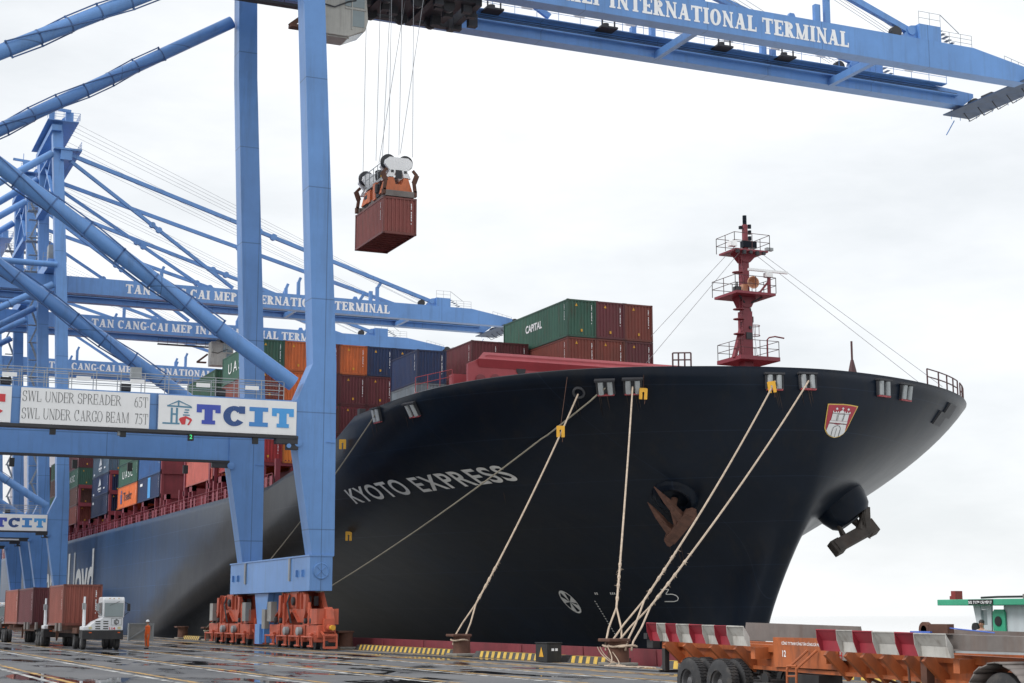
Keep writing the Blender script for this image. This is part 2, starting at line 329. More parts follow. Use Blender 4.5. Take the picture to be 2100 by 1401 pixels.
# ---------------------------------------------------------------- lettering
def sans(text, bold=.0, res=6, spacing=1.0):
    cu = bpy.data.curves.new('lettering', 'FONT'); cu.body = text; cu.size = 1; cu.offset = bold; cu.resolution_u = res; cu.space_character = spacing
    o = bpy.data.objects.new('lettering', cu); COL.objects.link(o)
    me = bpy.data.meshes.new_from_object(o.evaluated_get(bpy.context.evaluated_depsgraph_get()))
    vs = [(v.co.x, v.co.y) for v in me.vertices]; fs = [tuple(p.vertices) for p in me.polygons]
    bpy.data.objects.remove(o); bpy.data.curves.remove(cu); bpy.data.meshes.remove(me)
    x0 = min(v[0] for v in vs); x1 = max(v[0] for v in vs); y1 = max(v[1] for v in vs); y0 = min(v[1] for v in vs)
    return [((x - x0) / (x1 - x0), (y - y0) / (y1 - y0)) for x, y in vs], fs
def put_text(mb, text, O, U, V, bold=.0, spacing=1.0):
    vs, fs = sans(text, bold, spacing=spacing); O = Vector(O); U = Vector(U); V = Vector(V)
    return mb.add([O + U * x + V * y for x, y in vs], fs)
def rect(x0, y0, x1, y1): return [(x0, y0), (x1, y0), (x1, y1), (x0, y1)]
def arc(cx, cy, rx, ry, a0, a1, s, t, n=14):
    out = []; P = []
    for i in range(n + 1):
        a = R(a0 + (a1 - a0) * i / n); c, q = math.cos(a), math.sin(a)
        P.append(((cx + rx * c, cy + ry * q), (cx + (rx - s) * c, cy + (ry - t) * q)))
    for i in range(n): out.append([P[i][0], P[i + 1][0], P[i + 1][1], P[i][1]])
    return out
def diag(x0, y0, x1, y1, w): return [(x0 - w / 2, y0), (x0 + w / 2, y0), (x1 + w / 2, y1), (x1 - w / 2, y1)]
def glyph(ch, s, t, e, k):
    G = []
    def stem(x, w=s, y0=0, y1=1, top=True, bot=True):
        G.append(rect(x - w / 2, y0, x + w / 2, y1))
        if top: G.append(rect(x - w / 2 - e, y1 - k, x + w / 2 + e, y1))
        if bot: G.append(rect(x - w / 2 - e, y0, x + w / 2 + e, y0 + k))
    if ch == 'I': w = s + 2 * e; stem(w / 2)
    elif ch == 'T':
        w = .62 + s; stem(w / 2, top=False); G.append(rect(0, 1 - t, w, 1)); G.append(rect(0, .70, max(t * .75, .04), 1)); G.append(rect(w - max(t * .75, .04), .70, w, 1))
    elif ch == 'L':
        w = .48 + s; stem(e + s / 2); G.append(rect(0, 0, w, t)); G.append(rect(w - max(t * .75, .04), 0, w, .3))
    elif ch == 'E':
        w = .50 + s; stem(e + s / 2); q = max(t * .75, .04)
        G.append(rect(0, 0, w, t)); G.append(rect(0, 1 - t, w, 1)); G.append(rect(e, .5 - t / 2, w * .78, .5 + t / 2)); G.append(rect(w - q, 0, w, .28)); G.append(rect(w - q, .72, w, 1)); G.append(rect(w * .78 - q, .38, w * .78, .62))
    elif ch == 'A':
        w = .70 + s; G.append(diag(.16, 0, w * .5, 1, t)); G.append(diag(w - s * .5 - .1, 0, w * .5, 1, s)); G.append(rect(.2, .28, w - .3, .28 + t))
        G.append(rect(0, 0, .30, k)); G.append(rect(w - s - .18, 0, w + .02, k))
    elif ch == 'N':
        w = .66 + s; stem(e + t / 2 + .05, w=t); stem(w - e - t / 2 - .02, w=t, bot=False); G.append(diag(w - e - .04, 0, e + .06, 1, s))
    elif ch == 'M':
        w = .90 + s; stem(e + t / 2 + .04, w=t); stem(w - e - s / 2, w=s); G.append(diag(w * .48, 0, e + .08, 1, s * .9)); G.append(diag(w * .48, 0, w - e - s / 2, 1, t))
    elif ch in 'OQ': w = .62 + s; G += arc(w / 2, .5, w / 2, .52, 0, 360, s, t, 26)
    elif ch in 'CG':
        w = .60 + s; G += arc(w / 2 + .02, .5, w / 2, .52, 42, 318, s, t, 22); G.append(rect(w - .16, .66, w - .06, 1.0)) if ch == 'C' else G.append(rect(w - .16, .70, w - .06, 1.0))
        if ch == 'G': G.append(rect(w - s - .05, .02, w - .05, .42)); G.append(rect(w - s - .05 - e, .42 - k, w - .05 + e, .42))
        elif s > .3: G.append(rect(w - .34, .66, w - .02, .80))
    elif ch in 'PRBD':
        w = .46 + s; stem(e + s / 2); x = e + s * .6
        if ch == 'D': w = .58 + s; G += arc(x, .5, w - x, .5, -90, 90, s, t)
        elif ch == 'B': G += arc(x, .755, w - x - .03, .245, -90, 90, s, t); G += arc(x, .265, w - x, .265, -90, 90, s, t)
        else: G += arc(x, .74, w - x, .26, -90, 90, s, t)
        if ch == 'R': w += .12; G.append(diag(w - s * .55, 0, w * .48, .5, s)); G.append(rect(w - s - .02, 0, w + .06, k))
    elif ch == 'S':
        w = .46 + s; G += arc(w / 2, .745, w / 2, .26, 30, 270, s, t); G += arc(w / 2, .255, w / 2, .27, -150, 90, s, t); G.append(rect(w - .09, .70, w - .03, .98)); G.append(rect(.0, .02, .06, .30))
    elif ch == 'U':
        w = .62 + s; stem(e + s / 2, y0=.3, bot=False); stem(w - e - t / 2, w=t, y0=.3, bot=False); G += arc(w / 2, .32, w / 2 - e, .33, 180, 360, s, t)
    elif ch == 'W':
        w = 1.0 + s; G.append(diag(w * .28, 0, .12, 1, s)); G.append(diag(w * .28, 0, w * .5, 1, t)); G.append(diag(w * .74, 0, w * .5, 1, s)); G.append(diag(w * .74, 0, w - .08, 1, t))
        G.append(rect(0, 1 - k, .28, 1)); G.append(rect(w * .4, 1 - k, w * .6, 1)); G.append(rect(w - .2, 1 - k, w + .04, 1))
    elif ch == '-': w = .30; G.append(rect(.03, .36, .27, .36 + max(t, .1)))
    elif ch == '6': w = .5; G += arc(.25, .3, .25, .31, 0, 360, s, t, 22); G += arc(.42, .35, .40, .65, 95, 180, s, t)
    elif ch == '5': w = .5; G += arc(.2, .32, .28, .33, -140, 120, s, t); G.append(rect(.08, .55, .08 + t, 1)); G.append(rect(.08, 1 - s, .46, 1))
    elif ch == '7': w = .5; G.append(rect(.02, 1 - s, .5, 1)); G.append(diag(.18, 0, .46, 1, s))
    else: w = .34
    return G, w
def serif(text, s=.21, t=.09, e=.075, k=.06, gap=.10):
    polys = []; x = 0
    for ch in text:
        if ch == ' ': x += .42; continue
        g, w = glyph(ch, s, t, e, k); polys += [[(px + x, py) for px, py in p] for p in g]; x += w + gap
    return polys, x - gap
def put_serif(mb, text, O, U, V, N, step=.004, width=None, **kw):
    """U: unit direction along the text, V: cap height vector, N: outward unit normal; width stretches the line to a given length"""
    polys, w = serif(text, **kw); O = Vector(O); U = Vector(U); V = Vector(V); N = Vector(N); kx = (width / w) if width else V.length
    for i, p in enumerate(polys): mb.add([O + U * (a * kx) + V * b + N * (step * (i % 7)) for a, b in p], [tuple(range(len(p)))])
    return mb

# ================================================================ SETTING
def structure(o): o['kind'] = 'structure'; return o
structure(MB().add([(-400, -150, 0), (32.8, -150, 0), (32.8, 900, 0), (-400, 900, 0)], [(0, 1, 2, 3)]).build('quay_ground', 'asphalt', flip=False))
structure(MB().box(32.55, 32.8, -150, 900, -6, -.006).build('quay_wall', 'conc'))
structure(MB().add([(32.8, -9000, -2.6), (9000, -9000, -2.6), (9000, 9000, -2.6), (32.8, 9000, -2.6)], [(0, 1, 2, 3)]).build('water', 'water', flip=False))
w = MB(); y_ = MB()
for X in (7.6, 11.2, 14.9, 18.7, 22.4, 25.6):
    w.box(X - .11, X + .11, -20, 420, .002, .005); y_.box(X + .42, X + .64, -20, 420, .002, .005)
for X in (28.2, 28.75, 31.35): y_.box(X - .12, X + .12, -20, 420, .002, .005)
structure(w.build('road_marking_white', 'mark_w')); structure(y_.build('road_marking_yellow', 'mark_y'))
r_ = MB()
for X in (29.82, 30.18): r_.box(X - .035, X + .035, -20, 420, .002, .02)
structure(r_.build('crane_rail_track', 'dark'))

# kerb blocks with black and yellow slanted stripes, along the quay edge
def kerb(y0, y1, label):
    t = thing('striped_kerb', label, 'kerb', (32.2, y0, 0), group='striped kerb blocks along the quay edge')
    P = [(31.95, .0), (32.15, .30), (32.7, .30), (32.7, .0)]
    MB().prism([(p[0], p[1]) for p in P], (0, y1, 0), (1, 0, 0), (0, 0, 1), y1 - y0).build('kerb_block', 'kerb_k', t)
    s = MB(); q = y0 + .25
    while q < y1 - .6:
        for (xa, za, xb, zb, da, db) in ((31.945, .012, 32.145, .302, 0, .28), (32.145, .304, 32.65, .304, .28, .45)):
            s.add([(xa, q + da, za), (xa, q + da + .36, za), (xb, q + db + .36, zb), (xb, q + db, zb)], [(0, 1, 2, 3)])
        q += .74
    s.build('yellow_stripes', 'kerb_y', t, flip=False); return t
for a, b, l in ((80.9, 97.2, 'long striped kerb between the near crane and the first big bollard'), (67.4, 77.8, 'worn striped kerb between the roped bollard and the black cabinet'),
                (61.9, 66.6, 'short striped kerb between the black cabinet and the four rope bollard'), (52.6, 58.0, 'striped kerb seen just behind the rear end of the orange trailer'),
                (40.9, 47.6, 'striped kerb seen below the middle of the orange trailer'), (124.0, 134.0, 'distant striped kerb beside the bollards beyond the near crane'), (140.0, 149.0, 'farthest striped kerb near the worker in orange')):
    kerb(a, b, l)
# red fender panels on the quay face
yy = 103.5
k_ = 0
fl = ['nearest the crane bogies', 'behind the long striped kerb', 'behind the single roped bollard', 'behind the worn striped kerb', 'behind the black cabinet', 'behind the four rope bollard', 'behind the trailer wheels']
while k_ < 7:
    t = MB().prism([(yy, -2.4), (yy - 6.9, -2.4), (yy - 6.6, .66), (yy + .3, .66)], (33.75, 0, 0), (0, 1, 0), (0, 0, 1), .3).build('fender_panel', 'fender')
    tag(t, 'red fender panel on the quay face ' + fl[k_], 'fender', 'red fender panels along the quay'); yy -= 7.05; k_ += 1

# ================================================================ CONTAINER SHIP
XC, HB, ZT = 56.0, 21.4, 16.667
B_YS = (89.026, 89.364, 83.652, 79.0, 80.31); B_A = (85.524, 94.193, 50.609, 36.089, 23.18); B_P = (1.054, 1.652, 2.435); B_Q = (1.794, .743, .595)
def bern(c, u):
    n = len(c) - 1
    return sum(c[i] * math.comb(n, i) * u ** i * (1 - u) ** (n - i) for i in range(n + 1))
def hpar(z):
    u = min(max((z + 2) / (ZT + 2), 0), 1.0); return bern(B_YS, u), bern(B_A, u), bern(B_P, u), bern(B_Q, u)
def half(Y, z):
    ys, a, p, q = hpar(z); s = max(Y - ys, 0); w = 1 - min(s / a, 1); w = (math.sqrt(w * w + .0144) - .12) / .8872
    return min(HB, math.sqrt((HB * (1 - w ** p) ** q) ** 2 + 1.6 * s * math.exp(-s / 2.5)))
def hull_at(px, py, off=0.0):
    d = ray(px, py); lo = None; s = 28.0 / d.x; e = 75.0 / d.x; N = 1500
    f = lambda k: (lambda P: half(P.y, P.z) - abs(P.x - XC))(C0 + d * k)
    prev = s
    for i in range(1, N + 1):
        k = s + (e - s) * i / N
        P = C0 + d * k
        if P.y > hpar(P.z)[0] and f(k) > 0:
            a, b = prev, k
            for _ in range(18):
                m_ = (a + b) / 2; P = C0 + d * m_
                if P.y > hpar(P.z)[0] and f(m_) > 0: b = m_
                else: a = m_
            P = C0 + d * a; return P + hull_n(P) * off
        prev = k
    return None
def hull_n(P):
    sg = -1 if P.x < XC else 1; e = .15
    if abs(P.x - XC) < .4:
        ys0, ys1 = hpar(P.z - e)[0], hpar(P.z + e)[0]; return Vector((0, -1, (ys1 - ys0) / (2 * e))).normalized()
    dy = (half(P.y + e, P.z) - half(P.y - e, P.z)) / (2 * e); dz = (half(P.y, P.z + e) - half(P.y, P.z - e)) / (2 * e)
    return Vector((sg, -dy, -dz)).normalized()
def hull_frame(P):
    n = hull_n(P); u = Vector((0, 0, 1)).cross(n).normalized(); v = n.cross(u).normalized(); return u, v, n   # u towards photo right on the quay side
ship = thing('container_ship', 'black hulled container ship moored alongside the quay with dark red mast', 'container ship', (56, 200, 0))
def top_z(Y):
    pts = [(80, 16.75), (86, 16.55), (102, 15.8), (106.6, 15.7), (109.9, 13.75), (121, 13.2), (128, 12.45), (420, 12.45)]
    for (a, za), (b, zb) in zip(pts, pts[1:]):
        if Y <= b: return za + (zb - za) * max(0, (Y - a)) / (b - a)
    return 12.45
ts = [(i / 70) ** 2.0 for i in range(71)]; yb = [102.5 + i * .8 for i in range(1, 36)] + [133, 140, 150, 170, 200, 240, 290, 350, 412]
h = MB(); NZ = 34; cols = []
def column(kind, val):
    out = []; zt = 16.5
    for _ in range(6):
        ys, a, _p, _q = hpar(zt); Yt = ys + val * a if kind == 't' else ys + a + (val - 102.3) * (412 - ys - a) / (412 - 102.3); zt = top_z(Yt)
    for j in range(NZ + 1):
        z = -6 + (zt + 6) * j / NZ; ys, a, _p, _q = hpar(z); Y = ys + val * a if kind == 't' else ys + a + (val - 102.3) * (412 - ys - a) / (412 - 102.3)
        out.append((half(Y, z) if not (kind == 't' and val == 0) else 0.0, Y, z))
    return out
for t in ts: cols.append(column('t', t))
for Y in yb: cols.append(column('b', Y))
nc = len(cols)
for sg in (-1, 1):
    base = len(h.v); h.v += [(XC + sg * b, Y, z) for c in cols for b, Y, z in c]
    for i in range(nc - 1):
        for j in range(NZ):
            a = base + i * (NZ + 1) + j; q = [a, a + NZ + 1, a + NZ + 2, a + 1]; h.f.append(tuple(q if sg < 0 else q[::-1])); h.mi.append(0)
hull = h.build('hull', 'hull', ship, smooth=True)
bm = bmesh.new(); bm.from_mesh(hull.data); bmesh.ops.remove_doubles(bm, verts=bm.verts, dist=.002); bmesh.ops.recalc_face_normals(bm, faces=bm.faces); bm.to_mesh(hull.data); bm.free()
so = hull.modifiers.new('plate', 'SOLIDIFY'); so.thickness = .12; so.offset = -1
dk = MB(); L_ = [(XC - half(Y, 14.2) + .2, Y) for Y in [81 + i * 1.2 for i in range(20)]] + [(34.8, 108)]
dk.add([(x, y, 14.2) for x, y in L_] + [(2 * XC - x, y, 14.2) for x, y in L_[::-1]], [tuple(range(2 * len(L_)))]); dk.build('forecastle_deck', 'ship_dred', ship, flip=False)
L_ = [(XC - half(Y, 11.6) + .25, Y) for Y in [108 + i * 2 for i in range(16)]] + [(34.85, 411)]
MB().add([(x, y, 11.6) for x, y in L_] + [(2 * XC - x, y, 11.6) for x, y in L_[::-1]], [tuple(range(2 * len(L_)))]).build('main_deck', 'ship_dred', ship, flip=False)
bx_ = XC - half(108, 11.6) + .3
MB().box(bx_, 2 * XC - bx_, 107.9, 108.1, 11.6, 14.2).build('forecastle_bulkhead', 'ship_red', ship)

# name, line and load marks painted on the hull
def hull_text(text, Y0, Y1, zb0, zb1, hh, bold, off=.03, spacing=1.0):
    mb = MB(); vs, fs = sans(text, bold, spacing=spacing); P = []
    for x, y in vs:
        Y = Y0 + (Y1 - Y0) * x; z = zb0 + (zb1 - zb0) * x + hh * y; X = XC - half(Y, z); n = hull_n(Vector((X, Y, z))); P.append(Vector((X, Y, z)) + n * off)
    return mb.add(P, fs)
hull_text('KYOTO', 110.9, 103.9, 10.02, 10.35, .98, .02, spacing=1.12).build('name_lettering', 'hullgrey', ship, flip=False)
hull_text('EXPRESS', 103.0, 94.95, 10.38, 10.72, .92, .02, spacing=1.12).build('name_lettering', 'hullgrey', ship, flip=False)
pz = aX(192, 1120, 34.55)
hull_text('Hapag-Lloyd', 262, pz.y - .6, .9, .9, pz.z - 1.2, .02, off=.05).build('line_lettering', 'hullgrey', ship, flip=False)
def hull_poly(px, off, mb): P = [hull_at(x, y, off) for x, y in px]; mb.add(P, [tuple(range(len(P)))]); return mb
def hull_patch(px_c, off, mb, rings=6):
    """a filled outline that follows the hull: rings from the centroid out"""
    cx = sum(p[0] for p in px_c) / len(px_c); cy = sum(p[1] for p in px_c) / len(px_c); n = len(px_c); P = [hull_at(cx, cy, off)]; F = []
    for r in range(1, rings + 1):
        for x, y in px_c: P.append(hull_at(cx + (x - cx) * r / rings, cy + (y - cy) * r / rings, off))
    for i in range(n): F.append((0, 1 + i, 1 + (i + 1) % n))
    for r in range(rings - 1):
        for i in range(n): a = 1 + r * n; F.append((a + i, a + n + i, a + n + (i + 1) % n, a + (i + 1) % n))
    return mb.add(P, F)
# crest traced on the bow plating
def z15(p): return (1650 + p[0] / 15.0, 820 + p[1] / 15.0)
OUT = [(712, 120), (950, 122), (1180, 128), (1420, 155), (1640, 200), (1540, 400), (1440, 600), (1340, 810), (1270, 940), (1180, 1050), (1060, 1130), (900, 1168), (780, 1130), (690, 1060), (630, 970), (600, 860), (625, 680), (655, 480), (685, 290)]
cxo = sum(p[0] for p in OUT) / len(OUT); cyo = sum(p[1] for p in OUT) / len(OUT)
INN = [(cxo + (x - cxo) * .93, cyo + (y - cyo) * .94) for x, y in OUT]
crest = hull_patch([z15(p) for p in OUT], .03, MB()).build('crest', 'gold', ship, flip=False)
hull_patch([z15(p) for p in INN], .05, MB()).build('crest_field', 'crest_red', crest, flip=False)
cw = MB()
def cpoly(pts, mb=None, off=.075):
    a = [z15(p) for p in pts]; big = max(p[0] for p in pts) - min(p[0] for p in pts) > 150 and mb is None
    return hull_patch(a, off, cw, 4) if big else hull_poly(a, off, mb or cw)
cpoly([(735, 720), (1255, 765), (1210, 970), (1170, 1030), (1050, 1105), (900, 1140), (770, 1100), (700, 1040), (645, 940)])
cpoly([(740, 690), (765, 630), (1290, 675), (1270, 740)]); cpoly([(790, 625), (850, 410), (1345, 445), (1285, 665)])
for a in ((865, 335), (945, 340), (1010, 345), (1215, 360), (1290, 365), (1365, 372)): cpoly([(a[0] - 12, a[1] + 60), (a[0] - 6, a[1]), (a[0] + 22, a[1]), (a[0] + 16, a[1] + 60)])
cpoly([(850, 405), (860, 375), (1020, 385), (1010, 410)]); cpoly([(1205, 430), (1215, 400), (1375, 410), (1362, 440)])
cpoly([(1035, 415), (1070, 355), (1130, 320), (1180, 340), (1200, 420)]); cpoly([(1145, 320), (1150, 235), (1180, 235), (1170, 320)]); cpoly([(1125, 270), (1130, 250), (1200, 255), (1197, 275)])
for c in ((978, 268), (1330, 298)): cpoly([(c[0] + 34 * math.cos(k * .785), c[1] + 34 * math.sin(k * .785)) for k in range(8)])
cw.build('crest_castle', 'crest_white', crest, flip=False)
ck = MB()
for a, b, wd in (((740, 712), (1268, 752), 12), ((985, 430), (940, 640), 10), ((1020, 435), (975, 645), 10), ((1190, 440), (1115, 650), 10), ((1210, 445), (1140, 655), 10), ((850, 405), (1000, 412), 12), ((1010, 428), (1365, 440), 12), ((960, 850), (880, 1130), 10)):
    d = Vector((b[0] - a[0], b[1] - a[1])).normalized(); q = Vector((-d.y, d.x)) * wd / 2
    cpoly([(a[0] + q.x, a[1] + q.y), (b[0] + q.x, b[1] + q.y), (b[0] - q.x, b[1] - q.y), (a[0] - q.x, a[1] - q.y)], ck, .10)
arch = [(780, 1105), (815, 960), (860, 840), (915, 795), (985, 775), (1050, 810), (1070, 870), (1040, 990), (1005, 1110)]
for a, b in zip(arch, arch[1:]):
    d = Vector((b[0] - a[0], b[1] - a[1])).normalized(); q = Vector((-d.y, d.x)) * 7
    cpoly([(a[0] + q.x, a[1] + q.y), (b[0] + q.x, b[1] + q.y), (b[0] - q.x, b[1] - q.y), (a[0] - q.x, a[1] - q.y)], ck, .10)
ck.build('crest_lines', 'black', crest, flip=False)
# thruster mark (disc with four openings), draught marks and bulb mark
tm = MB(); cxm, cym = 1169.5, 1233.7
def tmp_(r, a):  # sheared ellipse as the flare shows it
    return (cxm + r * (20.5 * math.cos(a) + 14.5 * math.sin(a)) * .93, cym + r * (8.0 * math.cos(a) + 22.5 * math.sin(a)) * .98)
for k in range(28):
    a0, a1 = 2 * math.pi * k / 28, 2 * math.pi * (k + 1) / 28; hull_poly([tmp_(1, a0), tmp_(1, a1), tmp_(.86, a1), tmp_(.86, a0)], .04, tm)
    if (k // 3) % 2 == 0 and k < 27: hull_poly([tmp_(.87, a0), tmp_(.87, a1), tmp_(.0, a1 + .001)], .045, tm)
tm.build('thruster_mark', 'hullgrey', ship, flip=False)
dm = MB()
for i in range(15):
    x, y = 1219 + i * 3.1, 1231 + i * 5.1; hull_poly([(x, y), (x + 3.0, y + 1), (x + 4.2, y + 3.2), (x + 1.2, y + 2.2)], .04, dm)
for x in (1219, 1223, 1251, 1255, 1259): hull_poly([(x, 1214), (x + 2.5, 1214.5), (x + 4, 1219), (x + 1.5, 1218.5)], .04, dm)
bl = [(1355, 1208), (1372, 1208), (1366, 1218), (1380, 1218), (1388, 1221), (1392, 1226), (1390, 1231), (1384, 1233), (1364, 1233)]
for a, b in zip(bl, bl[1:]):
    d = Vector((b[0] - a[0], b[1] - a[1])).normalized(); q = Vector((-d.y, d.x)) * .9; hull_poly([(a[0] + q.x, a[1] + q.y), (b[0] + q.x, b[1] + q.y), (b[0] - q.x, b[1] - q.y), (a[0] - q.x, a[1] - q.y)], .04, dm)
dm.build('draught_marks', 'hullgrey', ship, flip=False)

# fairleads: dark recess, grey rollers, top bar
def loc_box(mb, P, fr, u0, u1, v0, v1, n0, n1):
    u, v, n = fr; q = [P + u * a + v * b + n * c for c in (n0, n1) for a, b in ((u0, v0), (u1, v0), (u1, v1), (u0, v1))]
    return mb.add(q, [(0, 3, 2, 1), (4, 5, 6, 7), (0, 1, 5, 4), (1, 2, 6, 5), (2, 3, 7, 6), (3, 0, 4, 7)])
def proj(P):
    v = P - C0; z = v.dot(FW); return CX + F_PX * v.dot(RT) / z, CY - F_PX * v.dot(UP) / z
FAIR = {}
def fairlead(px, py, wd=1.0, ht=.95):
    P = hull_at(px, py); fr = hull_frame(P); u, v, n = fr; FAIR[(px, py)] = (P, n)
    f = loc_box(MB(), P, fr, -wd * .5, wd * .5, -ht * .5, ht * .5, -.04, .06).build('fairlead', 'dark', ship)
    r = MB()
    for s in (-1, 1): r.tube(P + u * (s * wd * .28) - v * ht * .46 + n * .13, P + u * (s * wd * .28) + v * ht * .40 + n * .13, wd * .17, n=10)
    r.build('roller', 'grey', f, smooth=True)
    b = MB(); loc_box(b, P, fr, -wd * .62, wd * .62, ht * .44, ht * .56, 0, .28); loc_box(b, P, fr, -wd * .56, -wd * .48, -ht * .5, ht * .5, 0, .16); loc_box(b, P, fr, wd * .48, wd * .56, -ht * .5, ht * .5, 0, .16)
    b.build('frame', 'dark', f)
    loc_box(MB(), P, fr, -wd * .5, wd * .5, -ht * .56, -ht * .47, .0, .2).build('lip', 'ship_red', f)
for a in ((775, 851), (847, 839), (1242, 793), (1298, 791), (1587, 783), (1655, 783)): fairlead(*a)
for a in ((1810, 796), (1856, 804)): fairlead(*a, 1.1, 1.0)
P = hull_at(1187, 805); u, v, n = hull_frame(P); FAIR[(1187, 805)] = (P, n)
MB().lathe(P - n * .02, n, [(0, .40), (.10, .40), (.14, .34), (.10, .27), (.02, .25)], 20, caps=False).build('panama_lead', 'dark', ship, smooth=True)
for px, py in ((1945, 842), (1926, 858)):
    P = hull_at(px, py)
    if P: loc_box(MB(), P, hull_frame(P), -.9, .9, -.5, .5, -.05, .12).build('fairlead', 'dark', ship)

# rust runs under the openings
for (px, py, n_, ln) in ((775, 866, 2, 40), (847, 854, 2, 34), (1187, 818, 2, 44), (1242, 808, 3, 50), (1298, 806, 3, 56), (1587, 800, 3, 52), (1655, 800, 3, 44), (1385, 1120, 3, 60), (1030, 1010, 1, 30)):
    rs = MB()
    for i in range(n_):
        x = px + random.uniform(-16, 16); l_ = ln * random.uniform(.5, 1.1); wd = random.uniform(.5, 1.1)
        rs.new(); hull_poly([(x - wd, py), (x + wd, py), (x + wd * .7 + l_ * .12, py + l_ * .6), (x + l_ * .2, py + l_), (x - wd * .6 + l_ * .12, py + l_ * .6)], .02, rs)
    rs.build_each('rust_run', 'streak', ship, flip=False)
# anchors in their bolsters, starboard and port
PA = hull_at(1384, 1020); fA = hull_frame(PA)
def off_px(px, py, o):
    """the point o metres off the hull that is seen at this photo point"""
    x, y = px, py
    for _ in range(5):
        h_ = hull_at(x, y); p = h_ + fA[2] * o; a_, b_ = proj(p); x += px - a_; y += py - b_
    return p
def anchor():
    u, v, n = fA; q = off_px
    bo = MB().lathe(PA - n * 1.2, n, [(0, 1.7), (1.2, 1.5), (1.45, 1.32), (1.55, 1.12), (1.45, .9), (1.25, .84)], 32, caps=False).lathe(PA + n * .02, n, [(0, .86), (.02, .86)], 20).build('anchor_bolster', 'hull', ship, smooth=True)
    a = MB(); c0, c1, cm = q(1374, 1106, .9), q(1417, 1054, 1.1), q(1388, 1074, 1.0)
    a.path([PA + n * .1, PA + n * .8 - v * .1, cm], .22, 8)
    a.beam(c0, c1, .75, .5, n); a.beam(c0, q(1372, 1118, .9), .7, .45, n, w1=.22, h1=.25); a.beam(c1, q(1423, 1046, 1.1), .7, .45, n, w1=.3, h1=.3)
    for base, tip in ((q(1377, 1092, .9), q(1328, 1030, .75)), (q(1402, 1066, 1.1), q(1341, 998, .85))):
        m_ = base.lerp(tip, .55); a.beam(base, m_, .55, .34, n, w1=.42, h1=.24); a.beam(m_, tip, .42, .24, n, w1=.05, h1=.06)
        a.beam(base.lerp(cm, .3), base.lerp(tip, .4), .3, .45, n, w1=.18, h1=.34)
    a.build('anchor', 'rust', bo, bevel=.05)
anchor()
# port anchor hangs from the far bolster
PB = Vector((2 * XC - PA.x, PA.y, PA.z)); nB = Vector((-fA[2].x, fA[2].y, fA[2].z))
bo_ = MB().lathe(PB - nB * 1.2, nB, [(0, 1.9), (1.6, 1.75), (2.3, 1.5), (2.6, 1.2), (2.5, .95), (2.0, .85)], 28, caps=False).lathe(PB + nB * .7, nB, [(0, .9), (.02, .9)], 20).build('anchor_bolster', 'hull', ship, smooth=True)
YP = (PB + nB * 2.8).y
def b3(x, y, dy=0): return aY(x, y, YP + dy)
a = MB(); a.path([PB + nB * 1.5, PB + nB * 2.8, b3(1768, 1048), b3(1762, 1085)], .26, 8)
a.beam(b3(1714, 1122), b3(1790, 1080), .8, .55, (.3, -.8, .6)); a.beam(b3(1708, 1127, .1), b3(1724, 1118, .1), .95, .66, (.3, -.8, .6)); a.beam(b3(1778, 1087, .1), b3(1793, 1079, .1), .95, .7, (.3, -.8, .6))
for c in ((1735, 1110), (1778, 1085)): p = b3(*c); a.beam(p, p + Vector((-.4, .9, 2.0)) * .8, .5, .35, w1=.1, h1=.1)
a.beam(b3(1775, 1040), b3(1777, 1085), .5, .4, (1, 0, 0)); a.build('anchor', 'anchor_iron', bo_, bevel=.06)

# breakwater across the forecastle, behind the bow bulwark
YB = 101.0
xl = aY(960, 790, YB).x; zt_ = aY(1000, 720, YB).z; zl_ = aY(985, 737, YB).z; xr = 2 * XC - xl
x1 = aY(1000, 722, YB).x; zs = aY(960, 745, YB).z
bw = MB().prism([(xl, 14.2), (xr, 14.2), (xr, zs), (xr - (x1 - xl), zt_ - .25), (x1, zt_ - .25), (xl, zs)], (0, YB + .35, 0), (1, 0, 0), (0, 0, 1), .35)
vi = aY(980, 737, YB).x
bw.add([(x1 - .1, YB + .5, zt_), (xr - (x1 - xl), YB + .5, zt_), (xr - (vi - xl) + .3, YB - .30, zl_), (vi - .1, YB - .30, zl_)], [(0, 1, 2, 3)])
bw.add([(x1 - .1, YB + .5, zt_), (vi - .1, YB - .30, zl_), (vi + .1, YB - .02, zl_ - .5)], [(0, 1, 2)])
bw.add([(vi - .1, YB - .30, zl_), (xr - (vi - xl) + .3, YB - .30, zl_), (xr - (vi - xl) + .3, YB - .02, zl_ - .55), (vi + .1, YB - .02, zl_ - .55)], [(0, 1, 2, 3)])
bwo = bw.build('breakwater', 'ship_red', ship)
hol = MB()
for px, py in ((1068, 759), (1138, 763)):
    P = aY(px, py, YB); hol.new().lathe((P.x, YB - .03, P.z), (0, -1, 0), [(0, .36), (.02, .36)], 16)
hol.build_each('access_opening', 'dark', bwo)
for px, py in ((985, 778), (1015, 778)):
    P = aY(px, py, YB); MB().lathe((P.x, YB - .02, P.z), (0, -1, 0), [(0, .36), (.10, .36), (.12, .3)], 16).build('ventilator', 'ship_dred', bwo, smooth=True)
